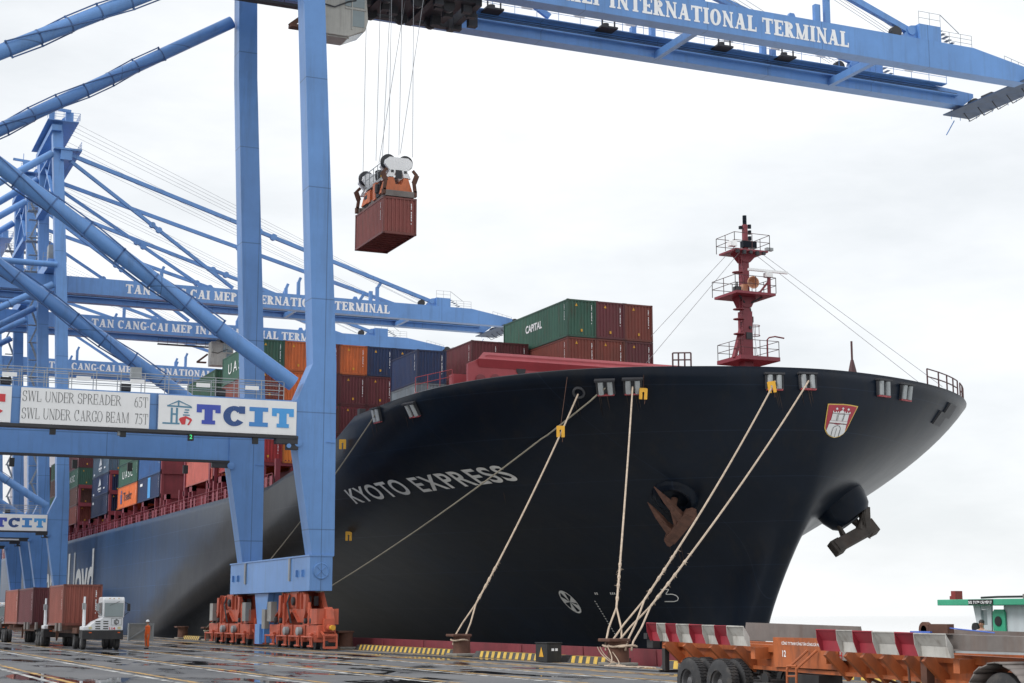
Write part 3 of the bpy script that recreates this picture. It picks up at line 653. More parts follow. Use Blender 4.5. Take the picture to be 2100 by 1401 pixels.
# stub wall and small red house left of it, walkway with rails above the bulwark
a = aY(925, 800, 104); b = aY(958, 770, 104)
MB().box(a.x, b.x + .6, 103.6, 104.4, 14.2, b.z).build('deck_house', 'ship_red', ship)
a = aY(760, 800, 106.5); b = aY(850, 800, 106.5)
MB().rail((a.x, 106.6, 15.0), (b.x + 2.5, 106.6, 15.6), 1.1, 1.2, 2, .03).build('forecastle_rail', 'ship_red', ship)
g = MB()
for px in (797, 811, 822): P = aY(px, 800, 106.0); g.new().box(P.x - .05, P.x + .05, 105.9, 106.1, 14.5, 16.6)
g.build_each('yellow_stanchion', 'yellow', ship)
P = aY(742, 820, 107.5); Q = aY(755, 835, 107.5); MB().box(P.x - .25, P.x + .2, 107.2, 107.7, 15.6, 16.45).build('vent_box', 'dark', ship)
a = aY(850, 778, 104); b = aY(925, 770, 104)
MB().rail((a.x, 103.8, a.z - .9), (b.x, 103.8, b.z - .6), 1.0, .9, 2, .03).box(a.x, b.x + .3, 103.5, 104.1, a.z - 1.05, a.z - .95).build('upper_walkway', 'ship_red', ship)

# bow rails, jack staff
def bow_rail(pts_px, z_off=1.0):
    P = [hull_at(x, y) for x, y in pts_px]; mb = MB()
    P = [Vector((XC + (p.x - XC) * .985, p.y + .25, top_z(p.y))) for p in P]
    for i, p in enumerate(P): mb.tube(p, p + Vector((0, 0, z_off)), .05, n=6)
    for k in (.5, 1.0): mb.path([p + Vector((0, 0, z_off * k)) for p in P], .045, 5)
    mb.build('bulwark_rail', 'rail_dark', ship)
bow_rail([(1380, 758), (1392, 758), (1405, 758), (1418, 757)], .85)
def port_edge(Y): return Vector((XC + half(Y, top_z(Y)) * .985, Y, top_z(Y)))
mb = MB()
for ya, yb2 in ((82.6, 85.6), (86.2, 89.4)):
    P = [port_edge(ya + (yb2 - ya) * i / 4) for i in range(5)]
    for p in P: mb.tube(p, p + Vector((0, 0, 1.0)), .05, n=6)
    for k in (.5, 1): mb.path([p + Vector((0, 0, k)) for p in P], .045, 5)
mb.build('bulwark_rail', 'rail_dark', ship)
P = aY(1748, 757, 86); Q = aY(1746, 700, 86)
MB().tube((P.x, 86, P.z - 2), (Q.x, 86, Q.z), .07, n=8).lathe((P.x, 86, P.z - .3), (0, 0, 1), [(0, .3), (.9, .1)], 8).build('jack_staff', 'rail_dark', ship)

# foremast with its platforms
YM = 89.4
def zm(y): return aY(1530, y, YM).z
def xm(px, y): return aY(px, y, YM).x
zb = zm(738); mast = MB()
mast.box(55.70, 56.38, 89.05, 89.75, 14.2, zm(640)); mast.box(55.76, 56.24, 89.1, 89.6, zm(640), zm(600)); mast.box(55.8, 56.25, 89.1, 89.6, zm(600), zm(520))
mast.prism([(55.2, zm(603)), (56.85, zm(603)), (56.3, zm(632)), (55.72, zm(632))], (0, 89.9, 0), (1, 0, 0), (0, 0, 1), .9)
mast.prism([(55.1, zm(519)), (57.0, zm(519)), (56.3, zm(540)), (55.75, zm(540))], (0, 89.7, 0), (1, 0, 0), (0, 0, 1), .7)
mo = mast.build('foremast', 'mast_red', ship)
def plat(x0, x1, y0, y1, z, th=.22): return MB().box(x0, x1, y0, y1, z - th, z).build('platform', 'mast_red', mo)
plat(54.9, 57.9, 88.2, 91.2, zb + .1, .26); plat(54.5, 57.5, 87.9, 90.7, zm(607), .16); plat(54.75, 57.25, 88.3, 90.4, zm(519), .12)
rl = MB()
def ring(x0, x1, y0, y1, z, h_=1.0):
    rl.new()
    for a, b in (((x0, y0), (x1, y0)), ((x1, y0), (x1, y1)), ((x1, y1), (x0, y1)), ((x0, y1), (x0, y0))): rl.rail((*a, z), (*b, z), h_, 1.4, 2, .025)
ring(54.95, 57.85, 88.25, 91.15, zb + .1, 1.05); ring(54.45, 57.55, 87.95, 90.85, zm(607), 1.05); ring(54.65, 57.35, 88.25, 90.55, zm(519), 1.05)
rl.build_each('railing', 'rail_dark', mo)
MB().beam((54.9, 89.0, zb), (55.75, 89.2, zm(660)), .22, .22).new().beam((55.9, 90.9, zb), (56.0, 89.7, zm(660)), .2, .2).build_each('mast_brace', 'mast_red', mo)
top = MB().box(56.0, 56.28, 89.2, 89.48, zm(519), zm(462)); top.lathe((56.14, 89.34, zm(462)), (0, 0, 1), [(0, .12), (.5, .12)], 8); top.build('topmast', 'mast_red', mo)
fit = MB()
fit.new().box(55.85, 56.3, 88.95, 89.06, zm(697), zm(684)); fit.new().box(56.36, 56.5, 89.1, 89.4, zm(662), zm(650)); fit.new().box(56.1, 56.25, 88.95, 89.06, zm(676), zm(671))
fit.new().path([(56.45, 89.3, zb), (56.48, 89.3, zm(690)), (56.45, 89.3, zm(650)), (56.35, 89.3, zm(632))], .05, 6)
for xx_ in (55.1, 56.9): fit.new().beam((xx_, 88.6, zm(607) - .16), (56.05, 89.2, zm(628)), .08, .1)
fit.new().box(54.75, 55.15, 88.35, 88.75, zm(607), zm(596)); fit.new().tube((54.95, 88.55, zm(596)), (54.95, 88.55, zm(586)), .06)
for q_ in range(5): fit.new().box(54.8 + q_ * .5, 55.0 + q_ * .5, 88.2, 88.4, zm(519) - .3 - .06 * (q_ % 2), zm(519) - .1)
fit.build_each('mast_fitting', 'dark', mo)
hp2 = MB()
for y in (688, 668): hp2.lathe((56.75, 89.4, zm(y)), (0, 0, 1), [(0, .36), (.05, .36)], 12, caps=False)
for dx_ in (0, .3): hp2.tube((56.6 + dx_, 89.1, zm(690)), (56.6 + dx_, 89.1, zm(666)), .02, n=5)
hp2.build('ladder_cage', 'ship_dred', mo)
lm = MB()
for y in (466, 478, 490): lm.new().lathe((56.42, 89.2, zm(y)), (0, 0, 1), [(-.13, .12), (.13, .12)], 8)
for y in (447, 453, 458): lm.new().lathe((56.14, 89.34, zm(y)), (0, 0, 1), [(-.12, .14), (.12, .14)], 8)
lm.new().box(55.85, 56.9, 89.1, 89.5, zm(509), zm(496)); lm.new().box(55.7, 55.9, 89.2, 89.4, zm(472), zm(466)); lm.build_each('signal_lamp', 'hull', mo)
hx = xm(1524, 588); hz = zm(588)
MB().lathe((hx + .05, 88.9, hz), (-.15, -1, 0), [(0, .10), (.35, .14), (.75, .32), (.9, .42), (.92, .37), (.5, .15)], 24).box(hx - .55, hx - .2, 88.5, 88.9, zm(607), hz - .05).build('fog_horn', paint('horn_buff', (.52, .27, .17), .5), mo, smooth=True)
MB().tube((57.25, 88.3, zm(607)), (57.25, 88.3, zm(572)), .12).beam((57.25, 88.3, zm(580)), (56.7, 88.7, zm(605)), .12, .12).build('radar_post', 'mast_red', mo)
MB().box(56.95, 57.45, 88.1, 88.5, zm(573), zm(564)).build('radar_motor', 'white', mo)
zr = zm(560.5); MB().box(55.7, 58.7, 88.22, 88.4, zr - .06, zr + .09).build('radar_scanner', 'white', mo)
fd = MB(); fd.add([(54.2, 88.2, zm(517)), (54.7, 88.0, zm(517)), (54.7, 88.0, zm(506)), (54.2, 88.2, zm(506))], [(0, 1, 2, 3)]).box(54.25, 54.75, 88.1, 88.5, zm(517), zm(508)); fd.build('floodlight', 'white', mo)
MB().box(57.3, 57.8, 88.5, 88.8, zm(516), zm(510)).build('floodlight', 'grey', mo)
ld = MB()
for dx in (-.18, .18): ld.tube((55.45, 88.9 + dx, zb), (55.45, 88.9 + dx, zm(522)), .025, n=5)
k = zb
while k < zm(524): ld.tube((55.45, 88.72, k), (55.45, 89.08, k), .018, n=4); k += .3
for y in (640, 660, 690, 565): ld.lathe((55.25, 88.9, zm(y)), (0, 0, 1), [(0, .38), (.05, .38)], 12)
ld.build('mast_ladder', 'ship_dred', mo)
dv = [(57.0, 88.3, zb + .1), (57.0, 88.3, zm(700)), (57.15, 88.3, zm(695.5)), (57.6, 88.3, zm(692.5)), (58.3, 88.3, zm(694.5))]
MB().path(dv, .05, 6).build('davit', 'ship_dred', mo)
st = MB()
for a, b in (((54.9, 89.5, zm(523)), aY(1335, 690, 100)), ((55.3, 88.6, zm(523)), aY(1325, 745, 96)), ((57.3, 89, zm(522)), port_edge(84) + Vector((-.3, 0, .2))), ((57.2, 89.5, zm(523)), port_edge(91) + Vector((-.4, 0, .1))), ((56.2, 89.6, zm(530)), (57.6, 90.4, zb))):
    st.new().tube(a, b, .016, n=5)
st.build_each('mast_stay', 'wire', mo)

# main deck: rails, pillars, coaming, lashing bridges
dr = MB().rail((34.85, 128, 12.45), (34.85, 330, 12.45), 1.1, 1.5, 3, .035)
for i in range(130): Y = 128 + i * 1.55; dr.box(34.82, 34.9, Y, Y + .75, 12.5, 13.35) if i % 3 != 2 else None
dr.build('deck_rail', 'mast_red', ship)
pi_ = MB()
for i in range(36):
    Y = 128 + i * 6.1; pi_.new().box(35.1, 35.5, Y, Y + .35, 11.6, 14.75)
    if i % 2: pi_.box(35.1, 35.5, Y + 1.5, Y + 1.85, 11.6, 14.75); pi_.box(35.1, 35.5, Y, Y + 1.85, 14.2, 14.75)
pi_.build_each('deck_pillar', 'mast_red', ship)
MB().box(38.4, 74, 126, 400, 11.6, 14.5).build('hatch_coaming', 'ship_dred', ship)
def lashing(Y, x0=35.0, x1=66.0, z1=20.0, solid=False):
    mb = MB()
    x = x0
    while x <= x1: mb.box(x, x + .3, Y, Y + .5, 11.6, z1); x += 2.46
    for z in (14.5, 17.1, 19.6): mb.box(x0, x1, Y - .05, Y + .55, z, z + .5)
    if solid: mb.box(x0 + .3, x1, Y + .1, Y + .3, 12.5, 19.6)
    o = mb.build('lashing_bridge', 'mast_red' if not solid else 'ship_dred', ship)
for Y, s in ((131.7, False), (149.1, False), (173.4, True), (205.4, False), (230.1, False), (246, True)): lashing(Y, solid=s)
br = MB()
for Y in (150.5, 161.3): br.new().box(34.9, 35.3, Y, Y + .5, 11.6, 17.5); br.box(34.9, 35.6, Y - .3, Y + .8, 13.9, 14.4)
br.build_each('lashing_tower', 'mast_red', ship)
# bridge house far aft (mostly behind the cranes)
MB().box(37, 75, 330, 346, 11.6, 44).box(34.6, 77.4, 331, 337, 44, 47).build('bridge_house', 'white', ship)

# ================================================================ CONTAINERS
_cm = {}
def cont_meshes(L, H):
    if (L, H) in _cm: return _cm[(L, H)]
    W = 2.438; hw = W / 2
    wl = MB()
    def corr(n0, n1, fn, z0, z1, pitch, dep):
        n = max(1, int((n1 - n0) / pitch)); p = (n1 - n0) / n; pr = []
        for i in range(n):
            a = n0 + i * p; pr += [(a, 0), (a + p * .34, 0), (a + p * .5, dep), (a + p * .84, dep)]
        pr.append((n1, 0)); vs = [fn(q, d, z) for z in (z0, z1) for q, d in pr]; m_ = len(pr)
        wl.add(vs, [(i, i + 1, m_ + i + 1, m_ + i) for i in range(m_ - 1)])
    z0, z1 = .14, H - .12
    corr(.10, L - .10, lambda q, d, z: (-hw + .025 + d, q, z), z0, z1, .29, .045)
    corr(.10, L - .10, lambda q, d, z: (hw - .025 - d, q, z), z0, z1, .29, .045)
    corr(-hw + .1, hw - .1, lambda q, d, z: (q, .025 + d, z), z0, z1, .26, .055)
    corr(-hw + .1, hw - .1, lambda q, d, z: (q, L - .025 - d, z), z0, z1, .26, .055)
    wl.add([(-hw + .03, .03, H - .03), (hw - .03, .03, H - .03), (hw - .03, L - .03, H - .03), (-hw + .03, L - .03, H - .03)], [(0, 1, 2, 3)])
    wl.add([(-hw + .03, .03, .13), (hw - .03, .03, .13), (hw - .03, L - .03, .13), (-hw + .03, L - .03, .13)], [(0, 3, 2, 1)])
    fr = MB()
    for x in (-hw, hw - .13):
        for y in (0, L - .13): fr.box(x, x + .13, y, y + .13, .11, H - .11)
        fr.box(x, x + .10, .13, L - .13, .0, .15); fr.box(x + .01, x + .09, .13, L - .13, H - .13, H - .02)
    for y in (0, L - .11):
        fr.box(-hw + .13, hw - .13, y + .005, y + .105, .0, .16); fr.box(-hw + .13, hw - .13, y + .005, y + .105, H - .14, H - .01)
    y = .8
    while y < L - .6: fr.box(-hw + .1, hw - .1, y, y + .06, .02, .13); y += .6
    cs = MB()
    for x in (-hw - .004, hw - .174):
        for y in (-.004, L - .174):
            for z in (0, H - .115): cs.box(x, x + .178, y, y + .178, z, z + .118)
    mk = MB(); yl = MB()
    def code(O, U, n, s):
        O = Vector(O)
        for i in range(n):
            if i in (4, 11): continue
            z = -i * s * 1.35; w_ = s * (.8 if i % 3 else .55)
            a = O + Vector((0, 0, z)); mk.add([a, a + U * w_, a + U * w_ + Vector((0, 0, -s)), a + Vector((0, 0, -s))], [(0, 1, 2, 3)])
    code((hw - .42, -.012, H - .38), Vector((1, 0, 0)), 13, .085)
    code((-hw - .012, .55, H - .35), Vector((0, -1, 0)), 12, .085)
    yl.add([(.1 - hw + .55, -.012, H - .52), (.32 - hw + .55, -.012, H - .52), (.21 - hw + .55, -.012, H - .30)], [(0, 1, 2)])
    yl.add([(-.1, -.012, .42), (.06, -.012, .42), (.06, -.012, .62), (-.1, -.012, .62)], [(0, 1, 2, 3)])
    r = []
    for nm, mb, m_ in (('corrugated_walls', wl, 'cont'), ('frame', fr, 'cont'), ('corner_castings', cs, 'cont'), ('marking', mk, 'letter'), ('warning_sticker', yl, 'yellow')):
        o = mb.build(nm, m_, flip=nm != 'corrugated_walls'); me = o.data; bpy.data.objects.remove(o); r.append((nm, me))
    _cm[(L, H)] = r; return r
PAL = {'maroon': (.135, .028, .035), 'brick red': (.215, .055, .045), 'rust red': (.30, .085, .06), 'red brown': (.20, .045, .030), 'brown': (.12, .05, .038), 'orange': (.72, .17, .04), 'green': (.038, .120, .082), 'dark green': (.020, .085, .045),
       'navy blue': (.018, .042, .125), 'blue': (.025, .105, .30), 'grey blue': (.09, .145, .21), 'dark blue': (.014, .030, .085), 'salmon': (.58, .14, .11), 'red': (.38, .03, .035), 'grey': (.20, .24, .27), 'amber orange': (.66, .22, .035)}
def container(color, xc, y0, z0, label, L=12.192, H=2.591, group='containers stacked on the ship', mark=True, sticker=True, side=None):
    t = thing('shipping_container', label, 'container', (xc, y0, z0), 0, group); c = PAL[color]; j = random.uniform(.9, 1.1)
    for nm, me in cont_meshes(L, H):
        if nm == 'marking' and not mark or nm == 'warning_sticker' and not sticker: continue
        o = bpy.data.objects.new(nm, me); COL.objects.link(o); o.parent = t
        k = j * (1 if nm == 'corrugated_walls' else .72 if nm == 'frame' else .45); o.color = (c[0] * k, c[1] * k, c[2] * k, 1)
    if side:
        for (txt, y, z, ln, hh, bold) in side:     # writing on the quay side wall, read towards the bow
            mb = MB(); put_text(mb, txt, (-1.219 - .014, y + ln, z), (0, -ln, 0), (0, 0, hh), bold); mb.build('lettering', 'letter', t, local=True, flip=False)
    return t
def side_mark(t, quads, mat, name='logo'):
    mb = MB()
    for q in quads: mb.add([(-1.219 - .014, y, z) for y, z in q], [tuple(range(len(q)))])
    return mb.build(name, mat, t, local=True, flip=False)
STK = {}
TN = ['bottom tier', 'second tier', 'third tier', 'fourth tier', 'fifth tier']
Z0, DZ, PX = 14.75, 2.62, 2.46
X1 = 36.22
nth = ['first', 'second', 'third', 'fourth', 'fifth', 'sixth', 'seventh', 'eighth']
# bay B: the front row of ends seen past the near crane legs
colsB = [('green', 'red brown', 'maroon', 'red'), ('orange', 'orange', 'red brown', 'amber orange'), ('red brown', 'maroon', 'brown', 'maroon'), ('orange', 'maroon', 'maroon', 'grey'), ('navy blue', 'maroon', 'maroon', 'maroon'), ('navy blue', 'maroon', 'brown', 'maroon'), ('navy blue', 'maroon', 'maroon', 'brown')]
for i, c in enumerate(colsB):
    for k in range(4):
        tz = Z0 + (3 - k) * DZ; hi = 0 if i != 6 else .35
        sd_ = [('U A S C', 3.4, .8, 6.4, .95, .0)] if (i == 0 and k == 0) else None
        container(c[k], 35.42 + i * PX, 131.6, tz, f'{c[k]} container, {TN[3 - k]}, {nth[i]} column of the row behind the near crane legs', H=2.591 if not (k == 0 and i >= 4) else 2.6, side=sd_)
# bays further aft: quay side columns with the writing the photo shows
def bay(y0, nm, c1, c2, tiers=4, sides={}, L=12.192):
    for k in range(tiers):
        STK[(nm, k)] = container(c1[k % len(c1)], X1, y0, Z0 + k * DZ, f'{c1[k % len(c1)]} container, {TN[k]}, quay side, in the stack {nm}', side=sides.get(k), L=L)
        for q, c in enumerate(c2):
            container(c[k % len(c)], X1 + (q + 1) * PX, y0, Z0 + k * DZ, f'{c[k % len(c)]} container, {TN[k]}, {nth[q + 1]} column, in the stack {nm}', L=L)
bay(149.9, 'with salmon boxes', ['salmon', 'salmon', 'green', 'dark green'], [['red', 'maroon', 'red brown', 'maroon'], ['navy blue', 'brown', 'green', 'green']])
bay(174.4, 'with blue over navy', ['navy blue', 'blue', 'maroon', 'red brown'], [['maroon', 'blue', 'maroon', 'red brown'], ['brown', 'blue', 'green', 'dark green']],
    sides={0: [('_', .2, .2, .01, .01, 0)]} if False else {})
bay(187.2, 'with green over orange', ['orange', 'green', 'green', 'maroon'], [['maroon', 'navy blue', 'blue', 'red brown'], ['brown', 'maroon', 'green', 'red brown']],
    sides={1: [('U A S C', 3.0, .85, 6.4, .9, .0)]})
bay(206.6, 'of mostly navy boxes', ['dark blue', 'navy blue', 'grey blue', 'navy blue'], [['maroon', 'blue', 'blue', 'navy blue'], ['brown', 'red', 'blue', 'green']])
bay(231.3, 'beside the second crane leg', ['red brown', 'brown', 'green', 'maroon'], [['red brown', 'maroon', 'dark green', 'maroon'], ['maroon', 'brown', 'dark green', 'red brown']],
    sides={2: [('U A S C', 3.0, .85, 6.4, .9, .0)]})
bay(246.5, 'between the second and third cranes', ['maroon', 'green', 'brown', 'dark green'], [['brown', 'maroon', 'maroon', 'green']])
bay(262.0, 'farthest aft', ['brown', 'red brown', 'dark green', 'maroon'], [['maroon', 'maroon', 'brown', 'maroon']])
# bay A: boxes that stand forward of bay B, above the breakwater
ZC = 25.85 - 2.9
side_cap = [('CAPITAL', 4.6, 1.35, 3.1, .62, .03)]
for i, c in enumerate(('green', 'maroon', 'red brown')):
    container(c, 53.3 + i * PX, 108.2, ZC, ['green container with a white name on its side, top of the front stack', 'maroon container beside the green one, top of the front stack', 'red brown container at the open end of the front stack, top tier'][i], H=2.896, side=side_cap if i == 0 else None)
    for k in range(1, 4):
        container('red brown' if i < 2 else 'maroon', 53.3 + i * PX, 108.2, ZC - 2.93 * k, f'{"red brown" if i < 2 else "maroon"} container, {["", "second from top", "third from top", "lowest"][k]}, {nth[i]} column of the front stack', H=2.896)
pA = aX(916, 720, 45.0)
for k in range(4):
    container('navy blue' if k == 0 else 'grey' if k == 1 else 'maroon', 45.0 + 1.22 - 2.44, pA.y, pA.z - 2.6 * (k + 1), ['short navy blue container with a white logo in front of the maroon one', 'short grey container right below the short navy one', 'short maroon container third down under the short navy one', 'short maroon container at the foot of the short navy one'][k], L=6.058, H=2.591, sticker=False)
pD = aX(967, 697, 47.0)
for q in range(2):
    for k in range(4):
        container('maroon', 47.0 + 1.22 + q * PX, pD.y, pD.z - 2.6 * (k + 1), f'{"short" if q == 0 else "inner"} maroon container, {["top", "second from top", "third from top", "lowest"][k]} of the {nth[q]} maroon stack beside the green front stack', L=6.058, H=2.591, sticker=False)

# logos on the quay side walls (white bird-like marks, a light blue band, a blue figure with dark letters)
for key in (('of mostly navy boxes', 1), ('of mostly navy boxes', 2)):
    side_mark(STK[key], [[(7.2, 1.2), (5.2, 1.3), (5.6, 1.9), (6.2, 2.25)], [(7.6, .75), (5.0, .75), (5.0, 1.05), (7.4, 1.05)], [(7.0, .5), (5.4, .5), (5.4, .62), (7.0, .62)], [(3.4, .7), (2.4, .7), (2.4, .9), (3.4, .9)], [(11.2, .25), (10.2, .25), (10.2, .5), (11.2, .5)]], 'letter')
side_mark(STK[('of mostly navy boxes', 0)], [[(11.2, 1.7), (10.2, 1.7), (10.2, 2.0), (11.2, 2.0)]], 'letter')
side_mark(STK[('with blue over navy', 0)], [[(6.4, .18), (4.9, .18), (4.9, 2.44), (6.4, 2.44)]], 'l4', 'light_blue_band'); side_mark(STK[('with blue over navy', 0)], [[(10.8, 1.75), (9.4, 1.75), (9.4, 2.05), (10.8, 2.05)]], 'letter')
side_mark(STK[('with green over orange', 0)], [[(10.2, .55), (9.2, .55), (9.2, 1.7), (10.2, 1.7)], [(9.9, 1.8), (9.3, 1.8), (9.3, 2.15), (9.9, 2.15)]], 'l2')
mb_ = MB(); put_text(mb_, 'Tsekr', (-1.234, 8.4, .8), (0, -5.4, 0), (0, 0, 1.0), .01); mb_.build('lettering', 'black', STK[('with green over orange', 0)], local=True, flip=False)

# ================================================================ SHIP TO SHORE CRANES
Y0, XR = 98.3, 30.0
crane = thing('gantry_crane', 'large blue gantry crane with white load signs lifting the brick red container', 'gantry crane', (XR, Y0, 0), 0, 'blue ship to shore cranes on the quay rails')
YF = Y0 + 17.4
def leg_poly():  # outline of a waterside leg, seen along the quay
    return [(29.45, 5.8), (30.9, 5.8), (30.85, 13.0), (30.8, 18.05), (29.55, 42.5), (28.1, 70.5), (26.8, 70.5), (28.12, 42.4), (29.25, 18.0), (28.25, 15.6), (28.25, 13.0)]
def leg(y, sgn):
    P = leg_poly(); mb = MB(); lower = [p for p in P]
    # the upper legs lean slightly towards each other above the girders
    vs = []; n = len(P)
    for yy in (y, y + 1.5):
        for x, z in P: vs.append((x, yy + sgn * max(0, z - 48) * .11, z))
    mb.add(vs, [tuple(range(n))[::-1], tuple(range(n, 2 * n))] + [(i, (i + 1) % n, n + (i + 1) % n, n + i) for i in range(n)])
    o = mb.build('waterside_leg', 'blue', crane)
    m2 = MB()
    for z in (8.0, 13.0, 15.7, 26.5, 34.0, 41.0):
        x0 = 28.2 if z in (13.0, 15.7) else 29.2
    m2.box(30.2, 30.8, y - .05, y + 1.55, 12.95, 13.0)
    m2.build('seam_plate', 'blue', o)
    return o
def split_tri(o):
    bm = bmesh.new(); bm.from_mesh(o.data); bmesh.ops.triangulate(bm, faces=[f for f in bm.faces if len(f.verts) > 4]); bm.to_mesh(o.data); bm.free()
for y, s in ((Y0, 1), (YF, -1)): split_tri(leg(y, s))
XL = 2.6
for y in (Y0, YF):
    MB().box(XL - .75, XL + .75, y + .05, y + 1.45, 3.2, 46.5).build('landside_leg', 'blue', crane)
for x0, x1 in ((29.3, 30.78), (XL - .8, XL + .8)):
    sb = MB().box(x0, x1, Y0 - .03, Y0 + 20.3, 3.62, 5.80).box(x0 - .06, x1 + .06, Y0 - .09, Y0 + 20.36, 5.76, 5.86)
    so_ = sb.build('sill_beam', 'blue', crane)
    if x0 > 20:
        MB().lathe((30.04, Y0 - .04, 4.85), (0, -1, 0), [(0, .52), (.06, .52), (.08, .46), (.05, .44)], 24).beam((29.75, Y0 - .1, 4.55), (30.33, Y0 - .1, 5.15), .05, .06, (0, 1, 0)).beam((29.75, Y0 - .1, 5.15), (30.33, Y0 - .1, 4.55), .05, .06, (0, 1, 0)).build('manhole_cover', 'blue', so_, smooth=False)
        bk = MB()
        for yy in (1.3, 2.6, 17.8, 19.2): bk.new().box(29.15, 29.3, Y0 + yy, Y0 + yy + .12, 4.5, 4.95)
        bk.build_each('lug', 'blue', so_); dp = MB()
        for yy in (4.2, 15.6): dp.new().box(29.2, 29.29, Y0 + yy, Y0 + yy + .35, 4.3, 5.75)
        dp.build_each('ladder_plate', 'grey', so_)
# portal beams
pn = MB().box(XL + .75, 28.25, Y0 + .15, Y0 + 1.35, 13.15, 15.55).build('portal_beam', 'blue', crane)
MB().box(XL, 28.3, Y0 - .25, Y0 + .4, 13.08, 13.26).box(26.9, 28.3, Y0 - .2, Y0 + .35, 12.75, 13.1).box(27.6, 28.35, Y0 - .15, Y0 + .3, 12.4, 12.8).build('beam_lip', 'dark', pn)
MB().lathe((28.35, Y0 - .05, 12.85), (0, -1, 0), [(0, .26), (.12, .26), (.14, .1)], 14).lathe((27.72, Y0 - .18, 12.62), (0, -1, 0), [(0, .14), (.08, .14)], 12).build('hinge_pin', 'blue', pn)
pf = MB().box(XL + .75, 28.25, YF + .15, YF + 1.35, 13.2, 15.7).build('portal_beam', 'blue', crane)
MB().box(XL, 28.25, YF - .1, YF + .4, 13.06, 13.22).box(27.0, 28.25, YF - .05, YF + .35, 12.7, 13.08).build('beam_lip', 'dark', pf)
MB().lathe((28.35, YF - .05, 12.85), (0, -1, 0), [(0, .26), (.12, .26), (.14, .1)], 14).build('hinge_pin', 'blue', pf)
# signs on the near portal beam
YS = Y0 - .12
def board(x0, x1):
    return MB().box(x0, x1, YS, YS + .2, 13.30, 15.44).build('load_sign', 'white', crane)
s1 = board(11.36, 18.94); s2 = board(19.5, 28.2); s0 = board(3.2, 10.82)
kw = dict(s=.075, t=.032, e=.05, k=.028, gap=.10)
tx = MB(); N_ = (0, -1, 0)
put_serif(tx, 'SWL UNDER SPREADER', (11.45, YS - .012, 14.62), (1, 0, 0), (0, 0, .62), N_, .002, width=5.75, **kw); put_serif(tx, '65T', (18.02, YS - .012, 14.58), (1, 0, 0), (0, 0, .62), N_, .002, width=.80, **kw)
put_serif(tx, 'SWL UNDER CARGO BEAM', (11.45, YS - .012, 13.58), (1, 0, 0), (0, 0, .64), N_, .002, width=6.25, **kw); put_serif(tx, '75T', (18.06, YS - .012, 13.55), (1, 0, 0), (0, 0, .64), N_, .002, width=.80, **kw)
tx.build('lettering', 'black', s1, flip=False)
slab = dict(s=.40, t=.24, e=.12, k=.22, gap=.12)
def slab_letter(ch, x0, x1, mat, z0=13.75, hh=1.22, par=None):
    mb = MB()
    if ch == 'T': ps = [rect(0, .74, 1, 1), rect(.0, .58, .22, .76), rect(.78, .58, 1, .76), rect(.33, 0, .67, .76), rect(.22, 0, .78, .2)]
    elif ch == 'I': ps = [rect(0, .78, 1, 1), rect(.28, 0, .72, 1), rect(0, 0, 1, .22)]
    else: ps = arc(.5, .48, .5, .52, 40, 325, .33, .24, 24) + [rect(.70, .62, .98, 1.0)]
    for i, p in enumerate(ps): mb.add([(x0 + (x1 - x0) * a, YS - .012 - .004 * (i % 5), z0 + hh * b) for a, b in p], [tuple(range(len(p)))])
    return mb.build('lettering', mat, par or s2, flip=False)
for ch, a, b, m_ in (('T', 21.83, 23.33, 'l1'), ('C', 23.5, 24.9, 'l2'), ('I', 25.15, 26.35, 'l3'), ('T', 26.6, 28.02, 'l4')): slab_letter(ch, a, b, m_)
for ch, a, b in (('S', 0, 0),): pass
slab_letter('C', 9.05, 10.5, 'lred', par=s0); slab_letter('I', 7.6, 8.8, 'lred', par=s0)
ic = MB(); O = Vector((19.75, YS - .012, 13.55))
def ip(pts, mb, k=0): mb.add([O + Vector((a, -.004 * k, b)) for a, b in pts], [tuple(range(len(pts)))])
ip([(0, .10), (1.05, .10), (1.05, .20), (0, .20)], ic); ip([(.25, 1.28), (1.78, 1.24), (1.78, 1.14), (.25, 1.18)], ic); ip([(.25, 1.2), (.32, 1.28), (.95, 1.60), (.98, 1.52)], ic, 1); ip([(1.78, 1.2), (1.70, 1.28), (.95, 1.60), (.98, 1.5)], ic, 2); ip([(.90, 1.2), (1.0, 1.2), (1.0, 1.52), (.90, 1.52)], ic, 3)
for a in (.48, .80): ip([(a, .2), (a + .13, .2), (a + .13, 1.12), (a, 1.12)], ic)
ip([(.6, .68), (.82, .68), (.82, .78), (.6, .78)], ic, 1); ip([(1.34, .98), (1.62, .98), (1.62, 1.06), (1.34, 1.06)], ic); ip([(1.30, .82), (1.58, .82), (1.58, .9), (1.30, .9)], ic); ip([(1.24, .66), (1.66, .66), (1.66, .74), (1.24, .74)], ic)
ic.build('icon_crane', 'icon', s2, flip=False)
ih = MB(); ip([(1.18, .10), (1.0, .42), (1.08, .52), (1.42, .64), (1.76, .50), (1.82, .40), (1.64, .08), (1.52, .08), (1.68, .38), (1.44, .50), (1.40, .12)], ih, 1)
ih.build('icon_ship', 'lred', s2, flip=False); split_tri(bpy.data.objects[ 'icon_ship'])
